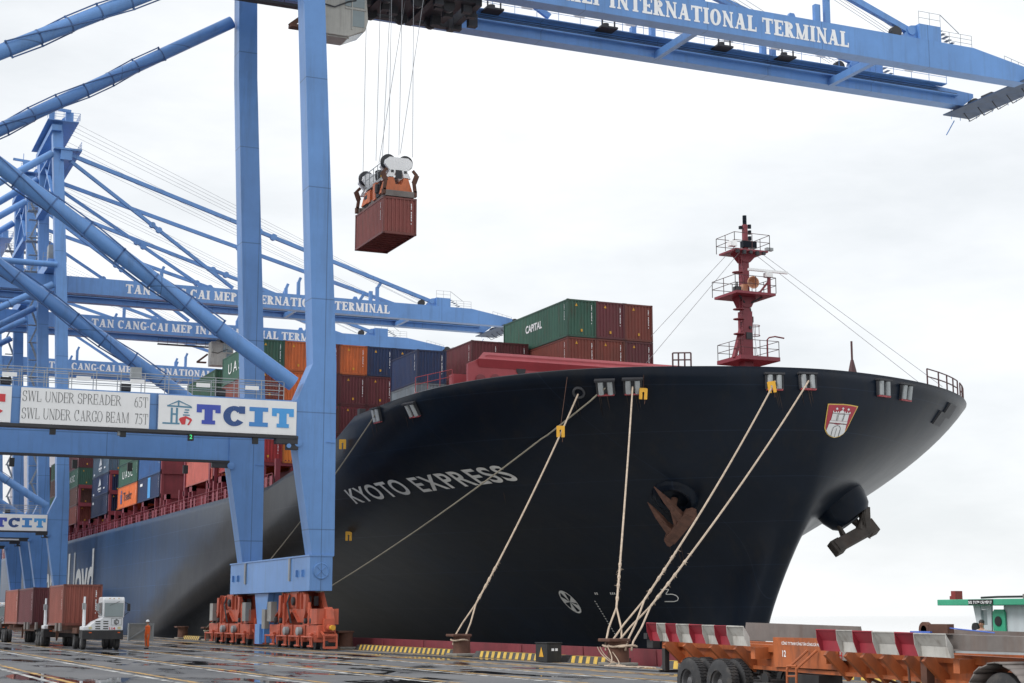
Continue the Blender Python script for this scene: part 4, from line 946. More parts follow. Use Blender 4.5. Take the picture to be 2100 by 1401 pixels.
# walkway rail, lamps and floodlights along the portal beam
MB().rail((XL, Y0 + .1, 15.55), (27.4, Y0 + .1, 15.55), 1.15, 1.45, 4, .028).rail((XL, Y0 + 1.3, 15.55), (27.4, Y0 + 1.3, 15.55), 1.15, 1.45, 2, .028).build('walkway_rail', 'rail', crane)
def on(px, py, Y): return aY(px, py, Y)
for px, py in ((20, 802), (172, 808), (282, 816), (417, 823), (517, 830)):
    P = on(px, py - 45 + 0 * px, Y0); P.z = 16.1
    MB().box(P.x - .42, P.x + .42, Y0 - .1, Y0 + .02, 16.05, 16.3).build('tube_lamp', 'white', crane)
for px in (10, 257, 452):
    P = on(px, 815, Y0 + .4); MB().box(P.x - .3, P.x + .3, Y0 + .3, Y0 + .75, 15.6, 16.05).box(P.x - .22, P.x + .22, Y0 + .2, Y0 + .3, 15.65, 16.0).build('floodlight', 'dark', crane)
P = on(279, 760, Y0 + .8); MB().box(P.x - .32, P.x + .32, Y0 + .6, Y0 + 1.1, 16.45, 17.15).build('control_cabinet', 'grey', crane)
for i, (px, py) in enumerate(((108, 882), (252, 887), (391, 895), (523, 902))):
    P = on(px, py, Y0); b = MB().box(P.x - .17, P.x + .17, Y0 - .15, Y0 + .12, P.z - .27, P.z + .27).box(P.x - .10, P.x - .06, Y0 - .05, Y0, P.z + .2, P.z + .62).box(P.x + .06, P.x + .10, Y0 - .05, Y0, P.z + .2, P.z + .62).build('lane_display' if i == 2 else 'hanging_lamp', 'boxk', crane)
    if i == 2:
        d = MB(); put_text(d, '2', (P.x - .10, Y0 - .165, P.z - .17), (.16, 0, 0), (0, 0, .26), .02); d.build('digit', 'led', b, flip=False)
    if i == 1: MB().box(P.x - .32, P.x - .17, Y0 - .1, Y0 + .1, P.z - .2, P.z + .25).build('side_lamp', 'grey', b)
for px, py in ((24, 948), (153, 952), (266, 958), (380, 963)):
    P = on(px, py, YF); MB().box(P.x - .17, P.x + .17, YF - .15, YF + .12, P.z - .3, P.z + .3).build('hanging_lamp', 'boxk', crane)
# tubular braces with strakes
def brace(a, b, r, strake=True, f0=.3, f1=.85):
    a = Vector(a); b = Vector(b); o = MB().tube(a, b, r, n=24).build('brace_tube', 'blue', crane, smooth=True)
    d = (b - a).normalized(); t = d.cross(Vector((0, 0, 1))).normalized(); u = d.cross(t); L = (b - a).length
    if strake:
        k = MB(); n = 8
        for i in range(n):
            p = a + d * (L * (f0 + (f1 - f0) * i / (n - 1))); k.tube(p - d * .05, p + d * .05, r + .02, n=24)
            for ph in (0, 2.094, 4.189):
                an = ph + i * .55; q = p + (t * math.cos(an) + u * math.sin(an)) * (r + .09); k.beam(q - d * .06, q + d * .06, .09, .20, t * math.cos(an) + u * math.sin(an))
        for ph in (0, 2.094, 4.189):
            pts = []
            for i in range(n):
                p = a + d * (L * (f0 + (f1 - f0) * i / (n - 1))); an = ph + i * .55; pts.append(p + (t * math.cos(an) + u * math.sin(an)) * (r + .14))
            k.path(pts, .05, 5)
        k.build('wind_strake', paint('strake_blue', (.06, .13, .30), .5, .15), o)
    return o
for y in (Y0 + .75, YF + .75):
    J = (3.6, y, 32.9 if y < 105 else 31.6); brace((28.1, y - (.35 if y < 105 else 0), 16.65 if y < 105 else 15.8), J, .50, True, .20, .8); brace((27.6, y, 47.0), J, .47, True, .22, .75)
    brace((26.9, y + (1.6 if y < 105 else -1.6), 66.0), (3.2, y, 47.5), .5, False)
MB().tube((2.8, Y0 + .7, 49.8), (28.0, Y0 + .7, 49.8), .42, n=16).new().tube((2.8, YF + .7, 49.8), (28.0, YF + .7, 49.8), .42, n=16).build_each('tie_tube', 'blue', crane, smooth=True)
# girders and boom
YN, YG = 103.0, 111.0; XT = 94.2; ZB, ZTP = 46.9, 49.25; ZBF, ZTF = 47.25, 48.85
def girder(y, inner):
    ZB, ZTP = (46.9, 49.25) if inner > 0 else (ZBF, ZTF)
    P = [(-16, ZB), (XT - 1.2, ZB), (XT, ZB + .9), (XT, ZB + 1.25), (XT - 6.5, ZTP), (-16, ZTP)]
    o = MB().prism(P, (0, y + 1.3, 0), (1, 0, 0), (0, 0, 1), 1.3).build('boom_girder', 'blue', crane)
    s = -1 if inner < 0 else 1
    yi = y if inner < 0 else y + 1.3
    if inner < 0:
        cbl = MB()
        for z_, d_ in ((ZB + 1.32, .06), (ZB + 1.16, .1)): cbl.new().tube((-10, y - d_, z_), (XT - 4, y - d_, z_ - .05), .022, n=4)
        cbl.build_each('festoon_cable', 'dark', o)
    MB().box(-16, XT - 2, min(yi, yi + s * .42), max(yi, yi + s * .42), ZB + .72, ZB + .84).build('trolley_rail_ledge', 'blue', o)
    MB().box(-16, XT - 2, min(yi + s * .1, yi + s * .25), max(yi + s * .1, yi + s * .25), ZB + .84, ZB + .96).build('trolley_rail', 'dark', o)
    return o
g1 = girder(YN, 1); g2 = girder(YG, -1)
lt = MB(); put_serif(lt, 'TAN CANG-CAI MEP INTERNATIONAL TERMINAL', (37.6, YN - .015, 47.42), (1, 0, 0), (0, 0, 1.30), N_, .003, width=37.4, s=.30, t=.13, e=.085, k=.10, gap=.09); lt.build('name_lettering', 'letter', g1, flip=False)
bb = MB()
x = 30.0
while x < XT - 3: bb.box(x, x + .12, YN + 1.3, YN + 1.42, ZB + .1, ZB + .5); x += 2.1
bb.build('bracket_row', 'blue', g1)
wk = MB().box(20, XT - 3.5, YG - .75, YG, ZTF - .12, ZTF - .05).rail((20, YG - .7, ZTF - .05), (XT - 3.5, YG - .7, ZTF - .05), 1.1, 1.9, 2, .025); wk.build('girder_walkway', 'blue', g2)
lp = MB()
x = 40
while x < XT - 4: lp.new().tube((x, YG - .8, ZTF + .55), (x + .9, YG - .8, ZTF + .55), .13, n=8); x += 4.6
lp.build_each('walkway_lamp', 'white', g2)
MB().rail((84.2, YN + .2, ZTP), (XT - 6.5, YN + .2, ZTP), 1.1, 1.3, 3, .025).new().rail((XT - 3, YN + .3, ZTP - 1.2), (XT, YN + .3, ZTP - 1.9), 1.1, .8, 2, .025).build_each('boom_rail', 'rail', g1)
cb = MB()
for xx in (61.5, 78.5): cb.new().box(xx, xx + .5, YN + 1.3, YG, ZB + .25, ZB + .85)
cb.build_each('cross_beam', 'blue', crane)
fc = MB()
for xx in (46, 56, 66.8, 73): fc.new().box(xx, xx + 1.5, YG - 1.3, YG - .1, ZTF - .2, ZTF - .05).box(xx + .1, xx + .2, YG - 1.2, YG - 1.1, ZTF - .2, ZTF + .9).box(xx + 1.2, xx + 1.3, YG - 1.2, YG - 1.1, ZTF - .2, ZTF + .9).lathe((xx + .7, YG - .6, ZTF - .05), (0, 0, 1), [(0, .3), (.4, .3)], 10)
fc.build_each('service_platform', 'dark', crane)
# stay seats, posts, stairs, tip platform
ZN_ = ZTP
for y in (YN, YG):
    ZTP = ZN_ if y == YN else ZTF
    MB().box(82.2, 84.4, y + .05, y + 1.25, ZTP, ZTP + 1.35).prism([(80.6, ZTP), (82.2, ZTP), (82.2, ZTP + 1.3), (81.6, ZTP + 1.2)], (0, y + .9, 0), (1, 0, 0), (0, 0, 1), .5).lathe((81.6, y + .3, ZTP + .75), (0, 1, 0), [(0, .4), (.7, .4)], 16).build('stay_seat', 'blue', crane)
    MB().box(73.0, 73.45, y + .2, y + .6, ZTP - .3, ZTP + 2.2).box(72.0, 72.5, y + .2, y + .6, ZTP - .3, ZTP + 1.5).box(72.0, 73.45, y + .2, y + .6, ZTP - .5, ZTP - .28).beam((73.2, y + .4, ZTP + 2.0), (73.9, y + .4, ZTP + 3.2), .4, .4, (0, 1, 0)).build('stay_post', 'blue', crane)
    for px_, hh_ in ((42.2, 2.6), (59.6, 1.6), (61.4, 2.7)): MB().box(px_, px_ + .42, y + .3, y + .75, ZTP - .5, ZTP + hh_ - .7).beam((px_ + .2, y + .5, ZTP + hh_ - .8), (px_ + .5, y + .5, ZTP + hh_), .36, .3, (0, 1, 0)).build('stay_post', 'blue', crane)
    MB().prism([(69.6, ZTP), (70.5, ZTP), (70.25, ZTP + .55), (69.85, ZTP + .55)], (0, y + .9, 0), (1, 0, 0), (0, 0, 1), .3).build('lifting_lug', 'blue', crane)
    MB().lathe((80.0, y + .2, ZTP + .35), (0, 1, 0), [(0, .5), (.5, .5)], 14).build('sheave', 'dark', crane)
    s_ = MB()
    for i in range(6): s_.box(84.5 + i * .3, 84.8 + i * .3, y + .3, y + 1.0, ZTP + 1.15 - i * .22, ZTP + 1.2 - i * .22)
    s_.rail((82.2, y + .1, ZTP + 1.35), (84.4, y + .1, ZTP + 1.35), 1.1, 1.1, 2, .025).beam((84.4, y + .1, ZTP + 2.45), (86.3, y + .1, ZTP + 1.1), .05, .05); s_.build('stay_stair', 'rail', crane)
ZTP = ZN_
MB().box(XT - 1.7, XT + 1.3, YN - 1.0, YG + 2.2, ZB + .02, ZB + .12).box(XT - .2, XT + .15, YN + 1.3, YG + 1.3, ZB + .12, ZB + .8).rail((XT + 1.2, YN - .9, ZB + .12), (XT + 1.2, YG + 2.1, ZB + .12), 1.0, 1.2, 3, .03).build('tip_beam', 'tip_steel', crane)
tp = MB().box(XT + .2, XT + .8, YN + 2.2, YN + 4.2, ZB + .12, ZB + .9).box(XT, XT + .9, YG - 2.4, YG - 1.0, ZB + .12, ZB + 1.1)
for i in range(6): tp.beam((XT + 1.4, YN - .6 + i * 1.9, ZB + .02), (XT + .6, YN - .2 + i * 1.9, ZB - .5), .06, .06).beam((XT + .6, YN - .2 + i * 1.9, ZB - .5), (XT - .4, YN - .6 + i * 1.9, ZB + .02), .06, .06)
for yy in (YN + .6, YG + .6): tp.lathe((XT + .6, yy - .25, ZB + .75), (0, 1, 0), [(0, .65), (.5, .65)], 16)
tpo = tp.build('boom_tip_platform', 'dark', crane)
MB().rail((XT + 1.5, YN - 1.1, ZB - .1), (XT + 1.5, YG + 2.5, ZB - .1), 1.1, 1.1, 3, .03).rail((XT - .5, YG + 2.5, ZB - .1), (XT + 1.5, YG + 2.5, ZB - .1), 1.1, 1.0, 3, .03).tube((XT - .2, YG + 2.5, ZB - .2), (XT - 1.0, YG + 2.7, ZB - 1.6), .05, n=6).build('tip_rail', 'blue', tpo)
# apex frame, forestays
ap = MB().box(26.6, 27.9, Y0 + 1.6, YF - .1, 69.2, 70.0).box(26.0, 30.0, Y0 + 1.2, YF + .3, 70.5, 70.62).box(28.4, 29.4, Y0 + 2.2, Y0 + 3.0, 70.6, 72.2).box(28.4, 29.4, YF - 1.5, YF - .7, 70.6, 72.0).beam((27.3, Y0 + 3, 60.5), (27.6, YF - 1.6, 69.0), .4, .4).beam((27.6, Y0 + 3, 69.0), (27.3, YF - 1.6, 60.5), .4, .4).box(26.9, 27.9, Y0 + 2.6, YF - 1.1, 59.8, 60.5).box(27.9, 29.4, Y0 + 1.6, Y0 + 3.4, 65.1, 66.7).box(27.9, 29.4, YF - 1.9, YF - .1, 65.1, 66.7).box(27.0, 30.6, Y0 + 1.4, YF, 66.5, 66.75)
ap.rail((25.9, Y0 + 1.0, 70.65), (30.1, Y0 + 1.0, 70.65), 1.1, 1.2, 3, .03).rail((30.1, Y0 + 1.0, 70.65), (30.1, YF + .5, 70.65), 1.1, 1.2, 3, .03).rail((30.5, Y0 + 1.4, 66.7), (30.5, YF, 66.7), 1.1, 1.2, 3, .03)
ap.lathe((28.9, Y0 + 4.5, 71.4), (0, 1, 0), [(0, .8), (.5, .8)], 18).lathe((28.9, YF - 4, 71.4), (0, 1, 0), [(0, .8), (.5, .8)], 18).tube((26.4, Y0 + 3, 70.6), (26.4, Y0 + 3, 73.9), .05).beam((24.8, Y0 + 1.8, 72.5), (29.0, Y0 + 1.8, 72.2), .3, .35).box(26.2, 26.9, Y0 + 1.6, Y0 + 2.0, 70.6, 72.5)
ap.build('apex_frame', 'blue', crane)
def stay(a, b, r0):
    a = Vector(a); b = Vector(b); mb = MB().beam(a, b, r0, r0 * 1.25)
    for f in (.50, .54): p = a.lerp(b, f); mb.lathe(p - Vector((0, .3, 0)), (0, 1, 0), [(0, r0 * 1.15), (.6, r0 * 1.15)], 12)
    return mb.build('forestay', 'blue', crane)
for ya, yb2 in ((Y0 + 2.4, YN + .65), (YF - .9, YG + .65)):
    stay((29.2, ya, 66.1), (81.6, yb2, ZTP + .75), .42); stay((29.0, ya, 65.4), (52.3, yb2, ZTP + .3), .36)
wr = MB()
for ya, yb2 in ((Y0 + 4.5, YN + .5), (YF - 4, YG + .5)):
    for d in (0, .5): wr.new().tube((29.4, ya + d, 71.7 - d), (80.2, yb2 + d, ZTP + .6), .022, n=4); wr.new().tube((29.4, ya + d, 70.4 - d), (79.4, yb2 + d * .6, ZTP + .3), .022, n=4)
wr.build_each('boom_hoist_rope', 'wire', crane)
# stairs and ladders on the far waterside leg
sl = MB()
z = 16.0; k = 0
while z < 62:
    x0, x1 = (28.5, 29.5) if k % 2 == 0 else (29.5, 28.5); off = 2.6 + max(0, z - 48) * -.11
    for dy in (0, .6): sl.beam((x0 - (z - 18) * .05, YF - .9 + dy + off, z), (x1 - (z - 18) * .05, YF - .9 + dy + off, z + 2.6), .08, .2)
    for i in range(9): f = i / 9; sl.box(x0 + (x1 - x0) * f - .12 - (z - 18) * .05, x0 + (x1 - x0) * f + .12 - (z - 18) * .05, YF - .9 + off, YF - .3 + off, z + 2.6 * f, z + 2.6 * f + .04)
    sl.box(28.3 - (z - 18) * .05, 29.7 - (z - 18) * .05, YF - 1.0 + off, YF - .2 + off, z - .06, z); z += 2.6; k += 1
for zz in (52.5, 57.0, 61.5):
    sl.box(26.0, 29.3, YF + 1.6 - (zz - 48) * .11, YF + 3.0 - (zz - 48) * .11, zz, zz + .12).rail((26.0, YF + 1.6 - (zz - 48) * .11, zz + .1), (29.3, YF + 1.6 - (zz - 48) * .11, zz + .1), 1.1, .9, 3, .04)
stair = sl.build('stair_tower', 'rail', crane)
MB().box(26.5, 29.5, Y0 + 3.2, Y0 + 5.2, 50.6, 50.8).box(27.2, 28.9, Y0 + 3.4, Y0 + 5.0, 50.8, 53.2).rail((26.5, Y0 + 3.2, 50.8), (29.5, Y0 + 3.2, 50.8), 1.1, 1.0, 2, .03).build('switch_house', 'grey', crane)
# machinery house on the landward overhang
MB().box(-14, 2, YN - 1, YG + 2.3, ZTP + .1, ZTP + 5.2).build('machinery_house', 'blue', crane)
MB().box(XL - .7, XL + .7, Y0 + 1.4, YF + .1, 45.2, 46.4).new().box(26.9, 28.3, Y0 + 1.6, YF - .1, 49.4, 50.8).build_each('girder_support_beam', 'blue', crane)
# trolley and cabin
tr = MB()
for yy in (YN + 1.6, YG - .9): tr.box(32.5, 43.5, yy, yy + .5, ZB - .2, ZB + .7)
for xx in (32.6, 36.0, 39.6, 43.0): tr.box(xx, xx + .5, YN + 1.6, YG - .4, ZB - .35, ZB + .5)
tr.box(33.5, 42.5, YN + 2.2, YG - 1.2, ZB - .05, ZB + .15)
for xx in (36.4, 38.8, 41.2):
    for yy in (YN + 2.4, YG - 1.9): tr.lathe((xx, yy, ZB - .35), (0, 1, 0), [(0, .5), (.4, .5)], 14)
for i in range(14): a = random.uniform(33, 44); tr.box(a, a + .7, YN + 1.8 + i * .35, YN + 2.3 + i * .35, ZB - .9 + random.random() * .3, ZB + .2)
tr.box(24.0, 33.0, YG - .8, YG - .2, ZB - .35, ZB - .15).rail((24.0, YG - .8, ZB - .2), (33, YG - .8, ZB - .2), .9, 1.5, 2, .03)
tro = tr.build('trolley', 'dark', crane)
CY0 = 104.8
ca = MB()
CP = [(31.2, 42.75), (33.3, 42.75), (34.55, 43.35), (34.75, 44.1), (34.55, 46.7), (31.2, 46.7)]
ca.prism(CP, (0, CY0 + 2.1, 0), (1, 0, 0), (0, 0, 1), 2.1); cab = ca.build('operator_cab', 'cab', crane, bevel=.05)
gl = MB().box(33.55, 34.45, CY0 - .03, CY0, 43.55, 44.75).box(33.55, 34.45, CY0 - .03, CY0, 45.0, 46.3).box(33.0, 33.45, CY0 - .03, CY0, 45.0, 46.3)
gl.add([(33.4, CY0 + .15, 42.78), (34.5, CY0 + .15, 43.3), (34.5, CY0 + 1.95, 43.3), (33.4, CY0 + 1.95, 42.78)], [(0, 1, 2, 3)]); gl.build('window', 'glass', cab)
MB().box(33.47, 33.55, CY0 - .06, CY0, 43.3, 46.5).box(33.0, 34.6, CY0 - .06, CY0, 44.8, 44.92).box(31.2, 33.4, CY0 + .2, CY0 + .3, 42.66, 42.74).box(31.5, 31.6, CY0 - .06, CY0, 44, 46.6).build('frame', 'cab', cab)
MB().path([(31.2, CY0 - .1, 44.9), (32.2, CY0 - .12, 44.75), (33.2, CY0 - .1, 45.3), (33.8, CY0 - .08, 45.5)], .05, 6).build('cable', 'dark', cab)
MB().box(29.2, 30.6, CY0 + .5, CY0 + 1.2, 43.1, 43.3).beam((29.2, CY0 + .8, 43.2), (30.8, CY0 + .8, 44.6), .3, .3).build('boarding_step', 'rust', cab)
# bogies
def bogie(y0, y1, cabinet):
    L = y1 - y0; mb = MB(); ym = (y0 + y1) / 2; T = thing_part('bogie', crane)
    main = MB().prism([(y0 + L * .30, 3.55), (y0 + L * .70, 3.55), (y0 + L * .80, 2.3), (y0 + L * .95, 1.65), (y0 + L * .62, 1.65), (ym, 2.4), (y0 + L * .38, 1.65), (y0 + L * .05, 1.65), (y0 + L * .20, 2.3)], (29.55, 0, 0), (0, 1, 0), (0, 0, 1), .16)
    main.prism([(y0 + L * .30, 3.55), (y0 + L * .70, 3.55), (y0 + L * .80, 2.3), (y0 + L * .95, 1.65), (y0 + L * .62, 1.65), (ym, 2.4), (y0 + L * .38, 1.65), (y0 + L * .05, 1.65), (y0 + L * .20, 2.3)], (30.5, 0, 0), (0, 1, 0), (0, 0, 1), .16)
    main.box(29.5, 30.6, ym - 1.0, ym + 1.0, 2.6, 3.62).box(29.35, 30.75, y0 + L * .02, y0 + L * .02 + 1.5, 1.55, 2.5)
    for f in (.25, .75): c = y0 + L * f; main.box(29.62, 30.38, c - 1.3, c + 1.3, 1.45, 2.05).prism([(c - .35, 3.4), (c + .1, 3.4), (c + .2, 2.2), (c, 1.9), (c - .3, 2.3)], (29.3, 0, 0), (0, 1, 0), (0, 0, 1), .2).tube((29.4, c - .9, 1.5), (29.4, c - .9, 2.9), .10, n=10)
    mo_ = main.build('equaliser_beam', 'bogie', T); split_tri(mo_)
    n = 4; tk = MB(); wh = MB(); bmp = MB()
    for i in range(n):
        a = y0 + L * (i + .06) / n; b = y0 + L * (i + .94) / n
        tk.new().box(29.42, 30.58, a, b, .72, 1.5).box(29.38, 30.62, a + .15, a + .8, .45, 1.15).box(29.2, 29.4, a + .9, a + 1.6, .55, 1.0)
        for yy in (a + .45, b - .45): wh.new().lathe((29.85, yy, .36), (1, 0, 0), [(0, .36), (.3, .36)], 18)
        bmp.new().tube((29.05, a - .1, .78), (29.05, b - .3, .78), .06, n=8).tube((29.05, a - .1, .22), (29.05, a + .9, .22), .06, n=8)
        for yy in (a, a + .35, b - .4): bmp.tube((29.05, yy, .22), (29.05, yy, .78), .05, n=6)
        bmp.beam((29.05, a + .2, .78), (29.45, a + .2, .9), .08, .08)
    tk.build_each('wheel_truck', 'bogie', T, bevel=.04); wh.build_each('wheel', 'dark', T, smooth=True); bmp.build_each('guard_rail', 'bogie', T)
    mt = MB()
    for f in (.30, .56): mt.new().lathe((29.3, y0 + L * f, 1.1), (-1, 0, 0), [(0, .28), (.25, .28), (.3, .2)], 14)
    mt.build_each('drive_motor', 'grey', T, smooth=True)
    cbn = MB()
    for f in cabinet: cbn.new().box(29.1, 29.5, y0 + L * f, y0 + L * f + .95, 1.7, 3.0)
    cbn.build_each('junction_box', 'steelpan', T)
    # end guard with spring buffer at the near end
    ge = MB()
    for x in (29.62, 30.42): ge.box(x - .05, x + .05, y0 - .55, y0 - .45, .1, .95).beam((x, y0 - .5, .9), (x, y0 + .1, 1.1), .1, .1)
    ge.box(29.62, 30.42, y0 - .56, y0 - .44, .08, .22).box(29.62, 30.42, y0 - .56, y0 - .44, .85, .97).build('end_guard', 'bogie', T)
    MB().tube((30.05, y0 - .1, 1.35), (30.05, y0 - .6, 1.35), .2, n=12).box(29.75, 30.4, y0 - .12, y0 + .5, 1.1, 1.9).prism([(y0 - .05, 1.9), (y0 + .55, 1.9), (y0 + .5, 2.6), (y0 + .1, 2.45)], (29.9, 0, 0), (0, 1, 0), (0, 0, 1), .5).build('buffer', 'bogie', T)
    fl = MB()
    for x_ in (29.47, 30.66):
        for f0, z0_, f1, z1_ in ((.05, 1.65, .20, 2.3), (.20, 2.3, .30, 3.55), (.70, 3.55, .80, 2.3), (.80, 2.3, .95, 1.65), (.38, 1.65, .5, 2.4), (.5, 2.4, .62, 1.65)): fl.new().beam((x_, y0 + L * f0, z0_), (x_, y0 + L * f1, z1_), .22, .05, (0, -(z1_ - z0_), L * (f1 - f0)))
        for f0 in (.33, .42, .58, .67): fl.new().box(x_ - .09, x_ + .09, y0 + L * f0, y0 + L * f0 + .05, 2.5, 3.5)
    fl.build_each('stiffener', 'bogie', T)
    pn_ = MB()
    for f0, z0_, r_2 in ((.14, 1.75, .22), (.86, 1.75, .22), (.5, 3.0, .28), (.25, 1.75, .18), (.75, 1.75, .18)): pn_.new().lathe((29.5, y0 + L * f0, z0_), (-1, 0, 0), [(0, r_2), (.14, r_2), (.18, r_2 * .5)], 14)
    pn_.build_each('pivot_pin', 'dark', T, smooth=True)
    hz_ = MB()
    for q_ in range(4): hz_.path([(29.4, y0 + L * .55 + q_ * .09, 3.4), (29.3, y0 + L * .57 + q_ * .09, 2.9), (29.28, y0 + L * .52 + q_ * .1, 2.2), (29.35, y0 + L * .50 + q_ * .1, 1.6)], .025, 5)
    for x0_ in (29.62, 30.1): hz_.box(x0_, x0_ + .3, y0 + L * .30 - .1, y0 + L * .30 - .02, 2.7, 3.3)
    hz_.build('hose_bundle', 'dark', T)
    MB().tube((30.05, y0 - .62, 1.35), (30.05, y0 - .95, 1.35), .16, n=12).build('buffer_pad', 'yellow', T)
    return T
def thing_part(name, parent):
    o = bpy.data.objects.new(name, None); COL.objects.link(o); o.parent = parent; o.empty_display_size = .2; return o
bogie(96.5, 108.0, (.86,)); bogie(112.9, 125.6, (.02, .80))
MB().prism([(109.0, 3.6), (112.6, 3.6), (111.7, 1.2), (111.6, .25), (110.0, .25), (109.9, 1.2)], (29.6, 0, 0), (0, 1, 0), (0, 0, 1), .9).box(29.35, 29.6, 110.2, 111.4, .15, 1.5).build('storm_anchor', 'blue', crane)
MB().box(29.2, 29.5, 108.3, 109.1, 1.2, 2.5).build('junction_box', 'steelpan', crane)

# the further cranes: copies of the same crane along the rails, boom a little lower
bpy.context.view_layer.update()
map_kids()
ckids = list(kids_map[crane.name])
def crane_copy(dy, label, tx):
    c = crane.copy(); COL.objects.link(c); c.location = (XR, Y0 + dy, 0); c.scale = (1, 1, .942); c['label'] = label
    for ch in ckids:
        nm = ch.name.split('.')[0]
        if nm in ('hanging_lamp', 'lane_display', 'tube_lamp'): continue
        o = copy_tree(ch, c)
        if nm in ('trolley', 'operator_cab'): o.location.x += tx
    return c
crane_copy(111.5, 'blue gantry crane whose lettered boom passes highest behind the near crane legs', -25)
crane_copy(139.0, 'blue gantry crane with its grey cabin hanging over the ship between the braces', 25)
crane_copy(184.0, 'blue gantry crane with the lowest full boom lettering, just above the white signs', -24)
bpy.data.objects.remove(stair)   # the photo shows stairs only on the further cranes

# ================================================================ HOISTED BOX, SPREADER, ROPES
container('brick red', 35.97, 101.0, 27.72, 'brick red container hanging in the air from the orange spreader', L=6.058, group=None, sticker=False)
sp = thing('spreader', 'orange spreader with white head block hoisting the brick red container on thin ropes', 'spreader', (35.97, 104.0, 30.35))
yn = aX(818, 345, 35.97).y; yf = aX(755, 372, 35.35).y
zt0 = 30.36
fb = MB().box(34.9, 37.04, 101.0, 101.45, zt0, zt0 + .42).box(34.9, 37.04, 106.6, 107.05, zt0, zt0 + .42).box(35.1, 35.4, 101.4, 106.7, zt0 + .12, zt0 + .5).box(36.5, 36.8, 101.4, 106.7, zt0 + .12, zt0 + .5)
fb.build('telescopic_frame', 'plate_grey', sp, bevel=.03)
ob = MB()
for y in (yn, yf - .9): ob.prism([(34.95, zt0 + .42), (37.0, zt0 + .42), (36.8, zt0 + 1.0), (36.65, zt0 + 1.45), (36.35, zt0 + 1.45), (36.2, zt0 + .95), (35.75, zt0 + .95), (35.6, zt0 + 1.45), (35.25, zt0 + 1.45), (35.1, zt0 + 1.0)], (0, y + 1.2, 0), (1, 0, 0), (0, 0, 1), 1.2)
ob.box(35.3, 36.6, yn + 1, yf - .8, zt0 + .45, zt0 + 1.1).box(35.0, 35.3, 103.4, 104.0, zt0 + .3, zt0 + 1.5).box(35.0, 35.2, 104.6, 105.2, zt0 + .4, zt0 + 1.2)
obo = ob.build('spreader_body', paint('spreader_orange', (.60, .16, .06), .5, .2, .5, (.12, .08, .06), 1), sp); split_tri(obo)
MB().box(35.02, 35.25, 102.6, 103.3, zt0 + .35, zt0 + 1.3).box(35.05, 35.3, 105.2, 106.0, zt0 + .3, zt0 + 1.1).tube((34.95, 102.9, zt0 + .6), (34.95, 102.9, zt0 + 1.2), .16).build('hydraulic_unit', 'dark', sp)
HBK = [(35.1, 1.4), (35.35, 1.9), (34.95, 2.35), (35.0, 2.62), (35.3, 2.85), (36.65, 2.85), (36.95, 2.62), (37.0, 2.35), (36.6, 1.9), (36.85, 1.4), (36.35, 1.42), (36.2, 1.9), (35.75, 1.9), (35.6, 1.42)]
for y in (yn, yf):
    pl = MB().prism([(x, zt0 + z) for x, z in HBK], (0, y + .25, 0), (1, 0, 0), (0, 0, 1), .25); pl.prism([(x, zt0 + z) for x, z in HBK], (0, y + 1.2, 0), (1, 0, 0), (0, 0, 1), .25)
    po = pl.build('head_block_plate', 'white', sp); split_tri(po)
    MB().box(35.74, 36.2, y - .02, y, zt0 + 1.35, zt0 + 1.95).box(35.4, 35.6, y - .02, y, zt0 + 1.75, zt0 + 1.93).box(36.35, 36.55, y - .02, y, zt0 + 1.75, zt0 + 1.93).build('opening', 'dark', po)
    for x in (35.36, 36.6): MB().lathe((x, y + .3, zt0 + 2.6), (0, 1, 0), [(0, .5), (.08, .54), (.2, .44), (.32, .54), (.4, .5)], 22).build('sheave', 'dark', po, smooth=True)
MB().box(35.2, 36.7, yn + 1.2, yf, zt0 + 1.55, zt0 + 1.75).rail((35.15, yn + 1.2, zt0 + 1.75), (35.15, yf, zt0 + 1.75), 1.0, 1.0, 2, .03).rail((36.75, yn + 1.2, zt0 + 1.75), (36.75, yf, zt0 + 1.75), 1.0, 1.0, 2, .03).build('head_platform', 'grey', sp)
MB().lathe((35.9, 104.5, zt0 + 1.75), (0, 0, 1), [(0, .45), (.5, .55), (.9, .55)], 14).build('cable_basket', 'dark', sp); MB().box(35.6, 35.75, 103.9, 104.1, zt0 + 1.75, zt0 + 2.5).box(35.6, 36.3, 103.9, 104.1, zt0 + 2.35, zt0 + 2.5).build('basket_frame', 'yellow', sp)
for x, y, d in ((37.1, 101.1, 1), (34.84, 101.1, -1), (34.84, 106.9, -1), (37.1, 106.9, 1)):
    MB().box(x - .10, x + .10, y - .1, y + .25, zt0 + .1, zt0 + .5).beam((x, y, zt0 + .4), (x + d * -.1, y, zt0 + 1.1), .2, .2).beam((x - d * .1, y, zt0 + 1.05), (x + d * .12, y, zt0 + 1.65), .34, .12, (0, 1, 0)).beam((x + d * .12, y, zt0 + 1.6), (x - d * .2, y, zt0 + 1.95), .2, .1, (0, 1, 0)).build('flipper_arm', 'rust', sp)
for a, b, y in (((751, 52), (744.5, 352), yf + .5), ((779, 48), (771, 330), yf + .5), ((798, 52), (784, 330), yf + .5), ((802, 52), (797, 316), yn + .5), ((822, 56), (777, 335), yf + .5), ((823.5, 56), (818, 319), yn + .5), ((847.6, 59), (846, 323), yn + .5), ((859, 61), (821, 315), yn + .5)):
    A = aY(*a, y); B = aY(*b, y); A = B + (A - B) * ((46.9 - B.z) / (A.z - B.z)); MB().tube(A, B, .02, n=5).build('hoist_rope', 'wire', sp)

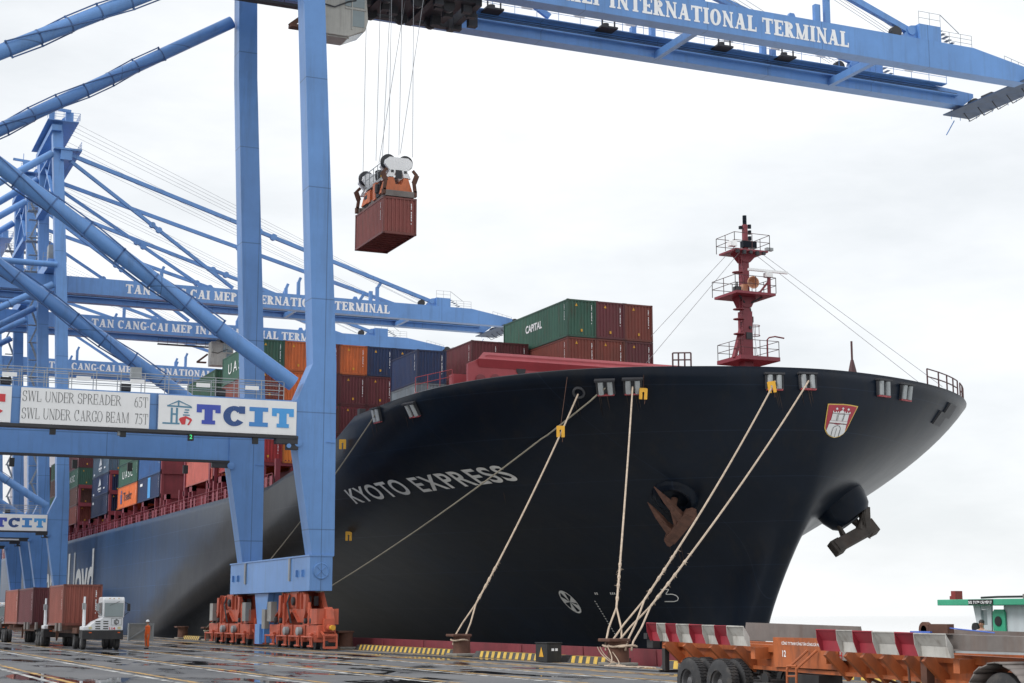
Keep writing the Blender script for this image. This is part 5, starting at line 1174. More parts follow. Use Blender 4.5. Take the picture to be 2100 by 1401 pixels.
# ================================================================ BOLLARDS AND MOORING ROPES
def bollard(x, y, label):
    t = thing('mooring_bollard', label, 'bollard', (x, y, 0), group='mooring bollards along the quay edge')
    MB().lathe((x, y, 0), (0, 0, 1), [(0, .56), (.08, .56), (.10, .47), (.9, .44), (1.0, .48)], 24).build('post', 'rust', t, smooth=True)
    MB().prism([(-.62, .5), (.5, .42), (.55, -.3), (.1, -.62), (-.6, -.55)], (x - .05, y + .1, 1.0), (1, 0, 0), (0, 1, 0), .13).build('cap_plate', 'rust', t, bevel=.03)
    MB().box(x - .62, x + .5, y - .85, y + .7, .005, .14).build('base_block', 'conc', t, bevel=.03)
    return t
bollard(32.1, 79.7, 'rusty bollard holding one pale rope, nearest the middle of the hull')
bollard(32.0, 61.7, 'rusty bollard holding four pale ropes beside the trailer')
bollard(32.1, 99.4, 'dark bollard just beside the near crane wheels')
bollard(32.1, 136.5, 'far bollard holding a thin rope between the worker and the crane')
bollard(32.1, 147, 'farthest bollard close to the worker in orange')
bollard(32.1, 121.5, 'bollard hidden behind the far crane wheels')
def P_of(k): return FAIR[k][0] + FAIR[k][1] * .22
def mooring(k, B, label, r=.05, mat='rope', split=.12, sag=.35, loops=True):
    A = P_of(k); n = 60; pts = []
    for i in range(n + 1):
        f = i / n; p = A.lerp(B, f * (1 - (split if loops else 0))); p.z -= sag * 4 * f * (1 - f)
        if f > 0 and half(p.y, p.z) > XC - p.x - .12: x_, y_ = proj(p); p = hull_at(x_, y_, .12) or p   # rubs along the flare
        pts.append(p)
    mb = MB().path(pts, r, 7)
    if loops:
        S = pts[-1]; q = (B - A).normalized(); sd = q.cross(Vector((0, 0, 1))).normalized()
        for s in (-1, 1):
            e = B + sd * (s * .34); mid = S.lerp(e, .6) + sd * (s * .06)
            mb.path([S, S.lerp(mid, .5), mid, e, e + q * .25 + Vector((0, 0, -.25))], r * .85, 7)
        ring_ = [Vector((B.x + .47 * math.cos(a), B.y + .47 * math.sin(a), .82 + .03 * math.sin(3 * a))) for a in [i * .4 for i in range(17)]]
        mb.path(ring_, r * .9, 7)
        for i in range(26):     # frayed splice
            f = random.uniform(.80, 1.0); p = pts[int(f * n)]; d = Vector((random.uniform(-1, 1), random.uniform(-1, 1), random.uniform(-1.4, .3))) * .16; mb.beam(p, p + d, .025, .025, w1=.008, h1=.008)
        for i in range(4): p = pts[int((.84 + .045 * i) * n)]; mb.tube(p - q * .14, p + q * .14, r * 1.45, n=8)
    o = mb.build('mooring_rope', mat, smooth=True); tag(o, label, 'mooring rope', 'mooring ropes from the hull to the quay'); return A, B, pts
r1 = mooring((1187, 805), Vector((32.0, 79.7, 1.0)), 'pale thick rope from the round hull opening down to the single rope bollard')
r2 = mooring((1242, 793), Vector((32.0, 121.3, 1.0)), 'long grey rope crossing the ship name and running behind the crane foot', .05, 'rope2', loops=False, sag=.8)
r0 = mooring((775, 851), Vector((32.0, 136.3, 1.0)), 'thin brown rope seen between the two near crane legs', .045, 'rope2', split=.06, sag=.8)
r3 = mooring((1298, 791), Vector((31.9, 61.9, 1.0)), 'pale rope running almost straight down to the four rope bollard', split=.10)
r4 = mooring((1587, 783), Vector((32.0, 61.6, 1.0)), 'pale rope through the yellow rat guard nearest the crest', split=.12)
r5 = mooring((1655, 783), Vector((32.2, 61.4, 1.0)), 'pale rope from the last hull opening before the crest', split=.10)
cl = MB()
for j in range(4):
    o_ = random.uniform(-.3, .3); ph = random.uniform(0, 6)
    pts = [Vector((31.45 + o_ + .28 * math.sin(t_ * .9 + ph), 61.6 - t_ * .36 + .3 * math.cos(t_ * 1.5 + ph), .04 + .75 * max(0, 1 - t_ / 2.2) ** 2)) for t_ in [k * .25 for k in range(44)]]
    cl.path(pts, .022, 5)
tag(cl.build('loose_rope', 'rope', smooth=True), 'tangle of thin loose rope lying on the quay by the four rope bollard', 'rope')
def guard(P, label, tilt=0.0, line=True, ltop=None):
    t = thing('rat_guard', label, 'rat guard', P, 0, 'yellow rat guards on the mooring ropes')
    U = Vector((math.cos(AZ), -math.sin(AZ), 0)); V = Vector((0, 0, 1)); U = (U + V * tilt).normalized(); V = (V - U * V.dot(U)).normalized()
    pl = [(-.22, -.34), (-.05, -.34), (-.05, -.02), (-.08, .06), (0, .12), (.07, .06), (.05, -.02), (.05, -.34), (.22, -.34), (.24, -.30), (.24, .30), (.20, .34), (-.20, .34), (-.24, .30), (-.24, -.30)]
    o = MB().prism(pl, P, U, V, .05).build('plate', 'yellow', t); split_tri(o)
    o2 = MB()
    if ltop is not None: o2.tube(P + V * .3, ltop, .014, n=5)
    o2.tube(P - V * .34 + U * .12, P - V * .62 + U * .1, .02, n=5); o2.build('hanging_line', 'rust', t)
def on_rope(r, py):
    A, B, pts = r; best = min(pts, key=lambda p: abs(proj(p)[1] - py)); return best
g = on_rope(r1, 888); guard(g + Vector((-.1, -.15, .05)), 'yellow rat guard on the rope above the ship name', .0, True, hull_at(1164, 772, .1))
g = hull_at(1320, 803, .35); guard(g, 'yellow rat guard hanging free beside the straight rope', -.06, True, hull_at(1320, 768, .1))
g = on_rope(r4, 793); guard(g + Vector((-.1, -.15, .0)), 'tilted yellow rat guard right in front of a hull opening', .12)
g = hull_at(711, 911, .3); guard(g, 'yellow rat guard against the hull beside the crane leg, upper one', .0)
g = hull_at(719, 1093, .3); guard(g, 'yellow rat guard low on the hull under the first letter of the name', .0)
# black cabinet with a warning triangle
yc = yAt(1122, 31.0, 1345); P = Vector((31.3, yc, 0)); t = thing('electrical_cabinet', 'black steel cabinet with yellow warning triangle on the quay edge', 'cabinet', P)
MB().box(31.0, 31.72, yc, yc + 1.25, .02, .84).box(30.96, 31.76, yc - .04, yc + 1.29, .84, .89).build('body', 'boxk', t, bevel=.02)
MB().add([(30.985, yc + .85, .25), (30.985, yc + .35, .25), (30.985, yc + .6, .70)], [(0, 1, 2)]).build('warning_triangle', 'yellow', t, flip=False)
MB().box(31.22, 31.34, yc - .02, yc, .52, .63).new().box(31.40, 31.52, yc - .02, yc, .52, .63).build_each('label_plate', 'letter', t)
t = thing('steel_gate', 'grey steel frame panel standing on the quay behind the truck', 'gate', (26, 137, 0))
a = aZ(262, 1315, 0); b = aZ(287, 1314, 0); g = MB(); a = Vector((25.4, 137, 0)); b = Vector((27.4, 137, 0))
g.beam(a + Vector((0, 0, .1)), b + Vector((0, 0, .1)), .1, .1).beam(a + Vector((0, 0, 1.4)), b + Vector((0, 0, 1.4)), .1, .1).box(a.x - .06, a.x + .06, 136.9, 137.1, 0, 1.45).box(b.x - .06, b.x + .06, 136.9, 137.1, 0, 1.45).beam(a + Vector((0, 0, .1)), b + Vector((0, 0, 1.4)), .1, .1); g.build('frame', 'grey', t)
MB().box(25.45, 27.35, 137.02, 137.05, .15, 1.35).build('infill_sheet', 'steelpan', t)

# ================================================================ TERMINAL TRUCKS
def wheel_mesh(mb, x, y, z, r, w, ax=(1, 0, 0)):
    mb.lathe((x, y, z), ax, [(.06, r * .52), (0, r * .6), (.02, r * .92), (.06, r), (w - .06, r), (w - .02, r * .92), (w, r * .6), (w - .06, r * .52)], 24, caps=False)
def tractor(x, y, label, number):
    t = thing('terminal_tractor', label, 'truck', (x, y, 0), 0, 'white terminal tractors on the quay')
    B = dict(local=True)
    MB().box(-1.25, 1.25, 0, .25, .62, 1.18).box(-.5, .5, .2, 5.4, .75, 1.1).box(-1.2, -.55, .3, 1.6, .7, 1.15).box(.55, 1.2, .3, 1.6, .7, 1.15).box(-.5, .5, 3.2, 4.4, 1.1, 1.4).build('chassis', 'chassis', t, bevel=.03, **B)
    hd = MB(); hd.prism([(-1.22, 1.18), (1.22, 1.18), (1.22, 1.98), (.02, 1.98), (-.55, 1.72), (-.85, 1.45), (-1.22, 1.42)], (0, 1.3, 0), (1, 0, 0), (0, 0, 1), 1.28)
    ho = hd.build('hood', 'truck', t, bevel=.05, **B); split_tri(ho)
    gr = MB()
    for cx_ in (-.32, .16):
        for i, z in enumerate((1.26, 1.39, 1.56, 1.70)): gr.new().box(cx_ - .15, cx_ + .15, .0, .025, z, z + .06)
    gr.build_each('grille_slot', 'chassis', ho, **B)
    c = MB(); c.prism([(0, 1.95), (1.75, 1.95), (1.75, 3.15), (1.6, 3.22), (.1, 3.22), (-.02, 3.05)], (-.05, 0, 0), (0, 1, 0), (0, 0, 1), 1.32)
    co = c.build('cab', 'truck', t, bevel=.06, **B)
    MB().prism([(.05, 2.02), (1.19, 2.02), (1.19, 2.86), (.05, 2.86)], (0, -.035, 0), (1, 0, 0), (0, 0, 1), .02).build('windscreen', 'glass', co, **B)
    MB().prism([(.25, 2.1), (1.5, 2.1), (1.5, 2.85), (.25, 2.85)], (-.085, 0, 0), (0, 1, 0), (0, 0, 1), .02).new().prism([(.25, 2.1), (1.5, 2.1), (1.5, 2.85), (.25, 2.85)], (1.275, 0, 0), (0, 1, 0), (0, 0, 1), .02).build_each('side_window', 'glass', co, **B)
    MB().beam((.35, -.05, 2.70), (.95, -.05, 2.95), .03, .02).build('wiper', 'chassis', co, **B)
    mk = MB()
    for xx in (.35, .6, .9): mk.new().box(xx - .03, xx + .03, -.02, .03, 3.12, 3.16)
    mk.build_each('roof_lamp', 'yellow', co, **B)
    for s, xx in ((-1, -.35), (1, 1.55)):
        m_ = MB().box(xx - .09, xx + .09, .1, .16, 2.35, 2.82).tube((xx, .13, 2.3), (xx - s * .3, .2, 2.05), .02, n=6).tube((xx, .13, 2.8), (xx - s * .28, .2, 2.9), .02, n=6); m_.build('mirror', 'grey' if s < 0 else 'chassis', t, **B)
    MB().lathe((-1.02, 1.0, 1.4), (0, 0, 1), [(0, .10), (1.4, .10), (1.45, .07), (1.85, .065)], 12).build('exhaust_stack', 'truck', t, smooth=True, **B)
    MB().box(-1.2, -1.02, .5, .8, 2.45, 2.85).build('air_cleaner', 'grey', t, **B)
    for xx in (-.78, .98): MB().box(xx - .09, xx + .09, -.012, .0, 1.26, 1.40).build('headlight', paint('lamp_glass', (.62, .55, .30), .2), ho, **B)
    MB().box(-.85, -.68, -.012, 0, 1.02, 1.08).new().box(.9, 1.05, -.012, 0, 1.02, 1.08).build_each('indicator', 'orange', t, **B)
    em = MB(); O = (.80, -.02, 1.70)
    for i in range(6):
        a0, a1 = i * math.pi / 3 + .52, (i + 1) * math.pi / 3 + .52
        em.add([(O[0] + .17 * math.cos(a0), -.02, O[2] + .17 * math.sin(a0)), (O[0] + .17 * math.cos(a1), -.02, O[2] + .17 * math.sin(a1)), (O[0] + .13 * math.cos(a1), -.02, O[2] + .13 * math.sin(a1)), (O[0] + .13 * math.cos(a0), -.02, O[2] + .13 * math.sin(a0))], [(0, 1, 2, 3)])
    for p in arc(O[0], O[2], .09, .09, 45, 315, .035, .035, 10): em.add([(a, -.021, b) for a, b in p], [(0, 1, 2, 3)])
    for (x0_, x1_, z0_, z1_) in ((.48, 1.12, 1.50, 1.515), (.48, 1.12, 1.905, 1.92), (.48, .495, 1.515, 1.905), (1.105, 1.12, 1.515, 1.905)): em.add([(x0_, -.02, z0_), (x1_, -.02, z0_), (x1_, -.02, z1_), (x0_, -.02, z1_)], [(0, 1, 2, 3)])
    em.build('emblem', 'chassis', ho, flip=False, **B)
    if number:
        n_ = MB(); put_text(n_, number, (.38, -.018, 1.22), (.36, 0, 0), (0, 0, .16), .02); n_.build('number', 'lred', ho, flip=False, **B)
    for xx, yy in ((-1.2, .95), (.85, .95), (-1.25, 3.5), (-.9, 3.5), (.6, 3.5), (.92, 3.5)):
        wm = MB(); wheel_mesh(wm, xx, yy, .51, .51, .32); wo = wm.build('wheel', 'rubber', t, smooth=True, **B)
        MB().lathe((xx + .03, yy, .51), (1, 0, 0), [(0, .28), (.26, .28)], 16).build('rim', 'rim', wo, **B)
    MB().prism([(2.9, .95), (3.1, 1.2), (4.0, 1.2), (4.2, .95), (4.1, 1.0), (3.95, 1.12), (3.15, 1.12), (3.0, 1.0)], (-1.3, 0, 0), (0, 1, 0), (0, 0, 1), .65).build('mudguard', 'chassis', t, **B)
    return t
def box_trailer(x, y0, L, label):
    t = thing('container_trailer', label, 'trailer', (x, y0, 0), 0, 'trailers under the containers on the quay')
    B = dict(local=True)
    f = MB()
    for xx in (-.5, .5): f.box(xx - .08, xx + .08, -1.8, L - .2, .98, 1.32)
    for yy in (0.05, L * .5, L - .35): f.box(-1.2, 1.2, yy, yy + .25, 1.2, 1.44)
    f.beam((-.9, L * .35, .5), (-.5, L * .5, 1.1), .1, .1).beam((-.9, L * .35, .5), (-.9, L * .35, 1.2), .1, .1).beam((.9, L * .35, .5), (.9, L * .35, 1.2), .1, .1)
    f.build('frame', 'rust', t, **B); g = MB()
    for yy in (.05, 1.6, L - 1.0):
        for s in (-1, 1): g.new().box(s * 1.27 - .06, s * 1.27 + .06, yy, yy + .7, 1.12, 1.62)
    g.build_each('corner_guide', 'plate_grey', t, **B)
    for yy in (L - 1.4, L - 2.7):
        for xx in (-1.22, -.9, .58, .9):
            w_ = MB(); wheel_mesh(w_, xx, yy, .5, .5, .3); wo = w_.build('wheel', 'rubber', t, smooth=True, **B); MB().lathe((xx + .03, yy, .5), (1, 0, 0), [(0, .28), (.24, .28)], 14).build('rim', 'rim', wo, **B)
    return t
tractor(17.45, 102.6, 'white terminal tractor with red number 114 beside the worker in orange', '114')
box_trailer(16.68, 106.0, 12.3, 'rusty trailer behind the tractor with the red number')
container('rust red', 16.68, 106.0, 1.46, 'red brown container on the trailer behind the numbered tractor', L=6.4, group='containers on trailers on the quay', sticker=False)
tractor(16.75, 114.6, 'white terminal tractor half hidden behind the foremost red brown container', None)
box_trailer(16.3, 118.6, 18.0, 'rusty trailer under the second and third containers on the quay')
container('maroon', 16.45, 118.6, 1.46, 'maroon container with pale side code on the second trailer', L=8.1, group='containers on trailers on the quay', sticker=False)
container('rust red', 16.45, 127.2, 1.46, 'red brown container at the tail end of the second trailer', L=8.1, group='containers on trailers on the quay', sticker=False)
tractor(15.9, 150.0, 'white terminal tractor cut by the picture edge behind the last container', None)

# ================================================================ PEOPLE
def skin_body(name, nodes, edges, mat, parent, root=0, sub=2):
    me = bpy.data.meshes.new(name); me.from_pydata([n[0] for n in nodes], edges, []); me.materials.append(M[mat])
    o = bpy.data.objects.new(name, me); COL.objects.link(o); o.parent = parent
    sk = o.modifiers.new('skin', 'SKIN'); sk.use_smooth_shade = True
    d = me.skin_vertices[0].data
    for i, n in enumerate(nodes): d[i].radius = n[1] if isinstance(n[1], tuple) else (n[1], n[1]); d[i].use_root = (i == root)
    s = o.modifiers.new('smooth', 'SUBSURF'); s.levels = sub; s.render_levels = sub
    return o
def person(x, y, z, rz, label, top, legs, helmet, group=None):
    t = thing('person', label, 'person', (x, y, z), rz, group)       # local: faces -Y
    N = [((0, 0, .95), (.15, .11)), ((0, 0, 1.12), (.135, .10)), ((0, .01, 1.32), (.165, .115)), ((0, .01, 1.43), (.11, .08)), ((0, 0, 1.50), .055), ((0, -.01, 1.56), .06), ((0, -.012, 1.64), (.078, .092)), ((0, -.005, 1.715), (.068, .082))]
    E = [(i, i + 1) for i in range(7)]
    def limb(start, pts):
        p = start
        for q, r in pts: N.append((q, r)); E.append((p, len(N) - 1)); p = len(N) - 1
        return p
    for s in (-1, 1):
        limb(0, [((s * .10, 0, .86), .095), ((s * .105, -.015, .50), .062), ((s * .11, .02, .12), .042), ((s * .11, .01, .06), .045), ((s * .115, -.14, .035), .038)])
        h = limb(3, [((s * .19, .01, 1.40), .062), ((s * .225, .02, 1.12), .046), ((s * .215, -.06, .88), .034), ((s * .21, -.075, .82), .036), ((s * .205, -.085, .775), .034)])
        for k, (dx, l, r) in enumerate(((-.024, .075, .0095), (-.008, .085, .010), (.008, .08, .0095), (.022, .065, .0085))): limb(h, [((s * .205 + dx, -.09, .75), r), ((s * .205 + dx, -.085, .775 - l), r * .9)])
        limb(h - 1, [((s * .205 - s * .035, -.095, .80), .012), ((s * .205 - s * .045, -.105, .755), .010)])
    skin_body('body', N, E, 'skin', t)
    # head details
    MB().sphere((0, -.10, 1.625), .016, 8, 6, (1, 1.3, 1.5)).sphere((-.083, 0, 1.63), .024, 8, 6, (.5, .8, 1.3)).sphere((.083, 0, 1.63), .024, 8, 6, (.5, .8, 1.3)).build('nose_and_ears', 'skin', t, local=True, smooth=True)
    MB().sphere((-.032, -.094, 1.655), .011, 8, 6).sphere((.032, -.094, 1.655), .011, 8, 6).box(-.03, .03, -.104, -.094, 1.583, 1.589).build('eyes_and_mouth', 'hair', t, local=True)
    hr = MB().sphere((0, .012, 1.705), .098, 14, 10, (.92, 1.08, .85)); hr.build('hair', 'hair', t, local=True, smooth=True)
    if legs:
        T = [((0, 0, .97), (.175, .135)), ((0, 0, 1.14), (.16, .125)), ((0, .01, 1.32), (.19, .14)), ((0, .01, 1.42), (.12, .09))]; TE = [(0, 1), (1, 2), (2, 3)]
        for s in (-1, 1):
            b = len(T); T += [((s * .115, 0, .84), .12), ((s * .135, -.012, .5), .085), ((s * .15, .02, .13), .07)]; TE += [(0, b), (b, b + 1), (b + 1, b + 2)]
            b = len(T); T += [((s * .2, .01, 1.385), .08), ((s * .228, .02, 1.12), .065), ((s * .217, -.05, .91), .052)]; TE += [(3, b), (b, b + 1), (b + 1, b + 2)]
        skin_body('coverall', T, TE, top, t)
    else:
        T = [((0, 0, .93), (.17, .13)), ((0, 0, 1.14), (.155, .12)), ((0, .01, 1.32), (.185, .135)), ((0, .01, 1.43), (.12, .085))]; TE = [(0, 1), (1, 2), (2, 3)]
        for s in (-1, 1): b = len(T); T += [((s * .195, .01, 1.385), .078), ((s * .222, .02, 1.2), .066)]; TE += [(3, b), (b, b + 1)]
        skin_body('shirt', T, TE, top, t)
        T = [((0, 0, .96), (.165, .13))]; TE = []
        for s in (-1, 1): b = len(T); T += [((s * .105, 0, .84), .12), ((s * .11, -.012, .5), .085), ((s * .115, .02, .12), .07)]; TE += [(0, b), (b, b + 1), (b + 1, b + 2)]
        skin_body('trousers', T, TE, 'kerb_k', t)
    MB().sphere((-.115, -.04, .045), .06, 10, 6, (.85, 2.0, .75)).sphere((.115, -.04, .045), .06, 10, 6, (.85, 2.0, .75)).build('shoes', 'hair', t, local=True, smooth=True)
    if helmet:
        MB().lathe((0, 0, 1.69), (0, 0, 1), [(0, .145), (.012, .145), (.014, .118), (.06, .115), (.10, .095), (.13, .06), (.142, .01)], 20).build('safety_helmet', 'truck', t, local=True, smooth=True)
    return t
person(20.5, 104.2, 0, R(-75), 'worker in orange coverall and white helmet standing on the quay beside the truck', 'orange', True, True)

# ================================================================ FOREGROUND TRAILER (orange, red and white guides)
TX = 19.35
def T3(px, py, X=TX): return aX(px, py, X)
tl = thing('container_trailer', 'orange trailer with red and white flared guides and worn double tyres', 'trailer', (20.6, 30, 0))
yA, yB = T3(1327, 1277).y, T3(1940, 1300).y
zA, zB_ = T3(1327, 1277).z, T3(1925, 1300).z
def ztop(Y): return zA + (zB_ - zA) * (Y - yA) / (yB - yA)
def guide_block(pxs, first):
    ys = [T3(p, 1285).y for p in pxs]
    for i in range(len(ys) - 1):
        a, b = ys[i], ys[i + 1]; mb = MB()
        za, zb2 = ztop(a), ztop(b); x0, x1, x2 = TX, TX + .15, TX + .17
        dz1, dz2 = .23, .44
        mb.add([(x0, a, za), (x0, b, zb2), (x1, b, zb2 - dz1), (x1, a, za - dz1)], [(0, 1, 2, 3)]); mb.add([(x1, a, za - dz1), (x1, b, zb2 - dz1), (x2, b, zb2 - dz2), (x2, a, za - dz2)], [(0, 1, 2, 3)])
        mb.prism([(x0 - .01, za), (x1, za - dz1), (x2, za - dz2), (x0 + .10, za - dz2), (x0 + .01, za - .22)], (0, a + .006, 0), (1, 0, 0), (0, 0, 1), .012)
        mb.box(x0 - .012, x0 + .02, b, a, min(za, zb2) - .012, min(za, zb2) + .006)
        o = mb.build('guide_plate', 'plate_red' if i % 2 == 0 else 'plate_white', tl); s_ = o.modifiers.new('thick', 'SOLIDIFY'); s_.thickness = .008
    e = ys[-1]; z = ztop(e)
    MB().prism([(TX - .01, z), (TX + .15, z - .23), (TX + .17, z - .44), (TX + .10, z - .44), (TX + .01, z - .22)], (0, e, 0), (1, 0, 0), (0, 0, 1), .014).build('guide_end_plate', 'plate_white', tl)
    return ys
L1 = guide_block([1326, 1346.7, 1364.8, 1386.7, 1413, 1440, 1464.8, 1490, 1524], 0)
L2 = guide_block([1673.6, 1714.5, 1748, 1788, 1834, 1873, 1938], 0)
# far side guides, seen from inside, and their long rusty beam
XF = 22.15
for a, b in ((L1[0], L1[-1] - .6), (L2[0] + .2, L2[-1] - .2)):
    MB().prism([(a, ztop(a) - .44), (b, ztop(b) - .44), (b + .12, ztop(b)), (a - .12, ztop(a))], (XF, 0, 0), (0, 1, 0), (0, 0, 1), .02).build('guide_plate', 'plate_grey', tl)
nb = MB(); a, b = T3(1938, 1300, 19.6).y, T3(1938, 1300, 19.6).y - 6.0
zc = ztop(a) - .02; nb.prism([(a, zc - .26), (b, zc - .30), (b, zc - .04), (a, zc)], (19.62, 0, 0), (0, 1, 0), (0, 0, 1), .3).build('gooseneck_beam', 'plate_grey', tl)
MB().box(19.55, 19.62, b, a, zc - .33, zc - .29).build('edge_strip', 'grey', tl)
fr = MB()
for x in (20.1, 21.3):
    fr.beam((x, yA - .4, 1.42), (x, yB - 5, 1.22), .2, .16).beam((x, yA - .4, .98), (x, yB - 5, .80), .26, .08).beam((x, yA - .4, 1.20), (x, yB - 5, 1.0), .04, .5)
for Y in (yA - .3, L1[-1] + .1, L2[0] + .2, L2[-1] + .1, yB - 3): fr.box(19.65, 22.0, Y - .09, Y + .09, ztop(Y) - .72, ztop(Y) - .46)
fr.build('main_frame', 'orange_paint', tl)
hp = MB(); y0_, y1_ = T3(1592, 1330, 19.98).y, T3(1690, 1330, 19.98).y
hp.box(19.9, 19.98, y1_ - .6, y0_, .98, 1.62); sp_ = hp.build('side_panel', 'orange_paint', tl)
tx = MB(); q0, q1 = T3(1602, 1322, 19.88), T3(1682, 1326, 19.88); put_text(tx, 'CÔNG TY TNHH CẢNG TÂN CẢNG-CÁI MÉP', (19.89, q0.y, q0.z), (0, q1.y - q0.y, q1.z - q0.z), (0, 0, .085), .015)
q0, q1 = T3(1604, 1347, 19.88), T3(1611, 1347, 19.88); put_text(tx, '12', (19.89, q0.y, q0.z), (0, q1.y - q0.y, 0), (0, 0, .14), .02); tx.build('lettering', 'letter', sp_, flip=False)
wp = MB(); q0, q1 = T3(1716, 1354, 20.0), T3(1742, 1354, 20.0); wp.box(19.94, 19.97, q1.y, q0.y, q0.z, q0.z + .2); wp.build('number_board', 'plate_white', tl)
bn = MB(); put_text(bn, 'TH', (19.935, q0.y - .03, q0.z + .03), (0, -.26, 0), (0, 0, .14), .03); bn.build('lettering', 'lred', tl, flip=False)
og = MB()
for ys in (L1[1:-1:2], L2[:-1]):
    for Y in ys: og.new().beam((19.60, Y, ztop(Y) - .46), (20.15, Y - .05, ztop(Y) - 1.0), .20, .10, (0, 1, 0))
og.build_each('outrigger', 'orange_paint', tl)
wy = [T3(1408, 1390).y, T3(1470, 1395).y]
for Y in wy:
    for xx in (19.35, 19.72, 21.25, 21.62):
        w_ = MB(); r = .555; w_.lathe((xx, Y, r), (1, 0, 0), [(.09, r * .53), (.0, r * .55), (.015, r * .80), (.035, r * .93), (.07, r), (.25, r), (.285, r * .93), (.305, r * .8), (.32, r * .55), (.25, r * .53)], 36, caps=False)
        for i in range(44):
            an = 2 * math.pi * i / 44
            for xx2 in (xx + .06, xx + .17): w_.beam((xx2, Y + (r + .004) * math.cos(an), r + (r + .004) * math.sin(an)), (xx2 + .09, Y + (r + .004) * math.cos(an + .05), r + (r + .004) * math.sin(an + .05)), .035, .022, (0, math.cos(an), math.sin(an)))
        wo = w_.build('wheel', 'rubber', tl, smooth=True); MB().lathe((xx + .06, Y, r), (1, 0, 0), [(-.045, .30), (-.03, .315), (.0, .27), (.12, .24), (.12, .13), (.02, .11), (.0, .06), (.0, .01)], 24, caps=False).build('rim', 'rim', wo, smooth=True)
ax = MB()
for Y in wy: ax.tube((19.5, Y, .555), (21.8, Y, .555), .09).beam((20.1, Y - .7, .86), (20.1, Y + .7, .86), .1, .12).beam((21.3, Y - .7, .86), (21.3, Y + .7, .86), .1, .12)
ax.lathe((20.7, wy[1] - 1.6, .75), (0, 1, 0), [(0, .2), (.6, .2)], 16).tube((19.6, wy[1] - 2.4, .62), (19.6, wy[1] - 1.2, .62), .03).lathe((19.75, wy[1] - 1.4, .7), (1, 0, 0), [(0, .14), (.05, .14)], 14).box(19.8, 20.4, wy[1] - 3.4, wy[1] - 2.2, .55, .85)
ax.build('axle_gear', 'chassis', tl)
st_ = MB()
for px in (1614, 1633):
    b0 = T3(px, 1401, 19.4); b1 = T3(px, 1372, 19.4); b2 = T3(px + 46, 1334, 19.9); st_.path([(19.4, b0.y, .35), (19.4, b1.y, b1.z), (19.85, b2.y, b2.z)], .028, 6)
for py in (1387, 1366): a = T3(1614, py, 19.4); b = T3(1633, py, 19.4); st_.tube(a, b, .022, n=6)
st_.build('ladder', 'orange_paint', tl)
lg = MB(); Y = T3(1902, 1370, 19.75).y
for x in (19.75, 21.6): lg.new().box(x - .09, x + .09, Y - .09, Y + .09, .12, ztop(Y) - .46).box(x - .16, x + .16, Y - .16, Y + .16, .02, .12)
lg.new().tube((19.7, T3(1868, 1380, 19.7).y, .1), (19.7, T3(1862, 1360, 19.7).y, 1.3), .025).beam((19.8, Y, .4), (20.4, Y + .9, .95), .06, .06).beam((20.9, Y + .2, .2), (20.2, Y + 2.4, .95), .05, .05).beam((20.9, Y + .8, .2), (20.2, Y + 3.0, .95), .05, .05).tube((20.6, Y + 1.4, .2), (20.6, Y + 1.4, 1.0), .05)
lg.build_each('landing_leg', 'rust', tl)
tb = MB(); Y = yA + .1; tb.box(19.4, 19.9, Y, Y + .18, ztop(Y) - .40, ztop(Y) - .26).box(19.5, 19.7, Y - .1, Y + .2, ztop(Y) - .62, ztop(Y) - .42).box(19.62, 19.74, Y - .5, Y - .35, .75, 1.3).box(19.5, 22.0, Y - .45, Y - .38, .72, .78).build('tail_bumper', 'chassis', tl)
cl_ = MB(); Y = T3(1905, 1290).y; cl_.lathe((19.5, Y + .35, ztop(Y) + .06), (1, 0, 0), [(0, .15), (.1, .15), (.1, .085), (0, .085)], 18).box(19.5, 19.65, Y - .35, Y + .2, ztop(Y) + .0, ztop(Y) + .17); cl_.build('lashing_ring', 'rust', tl)
MB().box(19.45, 19.7, Y + .1, Y + .7, ztop(Y) + .003, ztop(Y) + .035).path([(19.55, Y - .3, ztop(Y) + .1), (19.7, Y - 1.4, ztop(Y) + .02)], .012, 5).build('strap', 'blueline', tl)
# the tractor that pulls it: only its rear wheel and mudguard reach into the picture
tt = thing('terminal_tractor', 'tractor coupled to the orange trailer, grey mudguard over its rear tyre', 'truck', (20.6, 20, 0), 0, None)
Yw = T3(2048, 1400, 19.15).y
for xx in (19.15, 19.5, 21.4, 21.75):
    w_ = MB(); r = .56; w_.lathe((xx, Yw, r), (1, 0, 0), [(.09, r * .53), (.0, r * .55), (.015, r * .80), (.035, r * .93), (.07, r), (.25, r), (.285, r * .93), (.305, r * .8), (.32, r * .55), (.25, r * .53)], 36, caps=False); wo = w_.build('wheel', 'rubber', tt, smooth=True)
    MB().lathe((xx + .05, Yw, r), (1, 0, 0), [(-.04, .30), (.0, .27), (.1, .25), (.1, .01)], 20, caps=False).build('rim', 'rim', wo, smooth=True)
for x0_ in (19.08, 21.35):
    mg = MB(); n = 12
    for i in range(n):
        a0 = math.pi * (1.0 - i / n) ; a1 = math.pi * (1.0 - (i + 1) / n)
        q = [(x0_ + dx, Yw - (.80 * math.cos(a)), .62 + .66 * math.sin(a)) for a in (a0, a1) for dx in (0, .74)]
        mg.add([q[0], q[1], q[3], q[2]], [(0, 1, 2, 3)])
    o = mg.build('mudguard', 'plate_grey', tt, smooth=True); s_ = o.modifiers.new('thick', 'SOLIDIFY'); s_.thickness = .025
MB().box(20.1, 20.25, Yw - 3.4, Yw + 1.2, .75, 1.0).box(21.1, 21.25, Yw - 3.4, Yw + 1.2, .75, 1.0).box(20.0, 21.35, Yw - .4, Yw + .6, 1.0, 1.15).tube((19.3, Yw, .56), (21.9, Yw, .56), .1).build('chassis', 'orange_paint', tt)

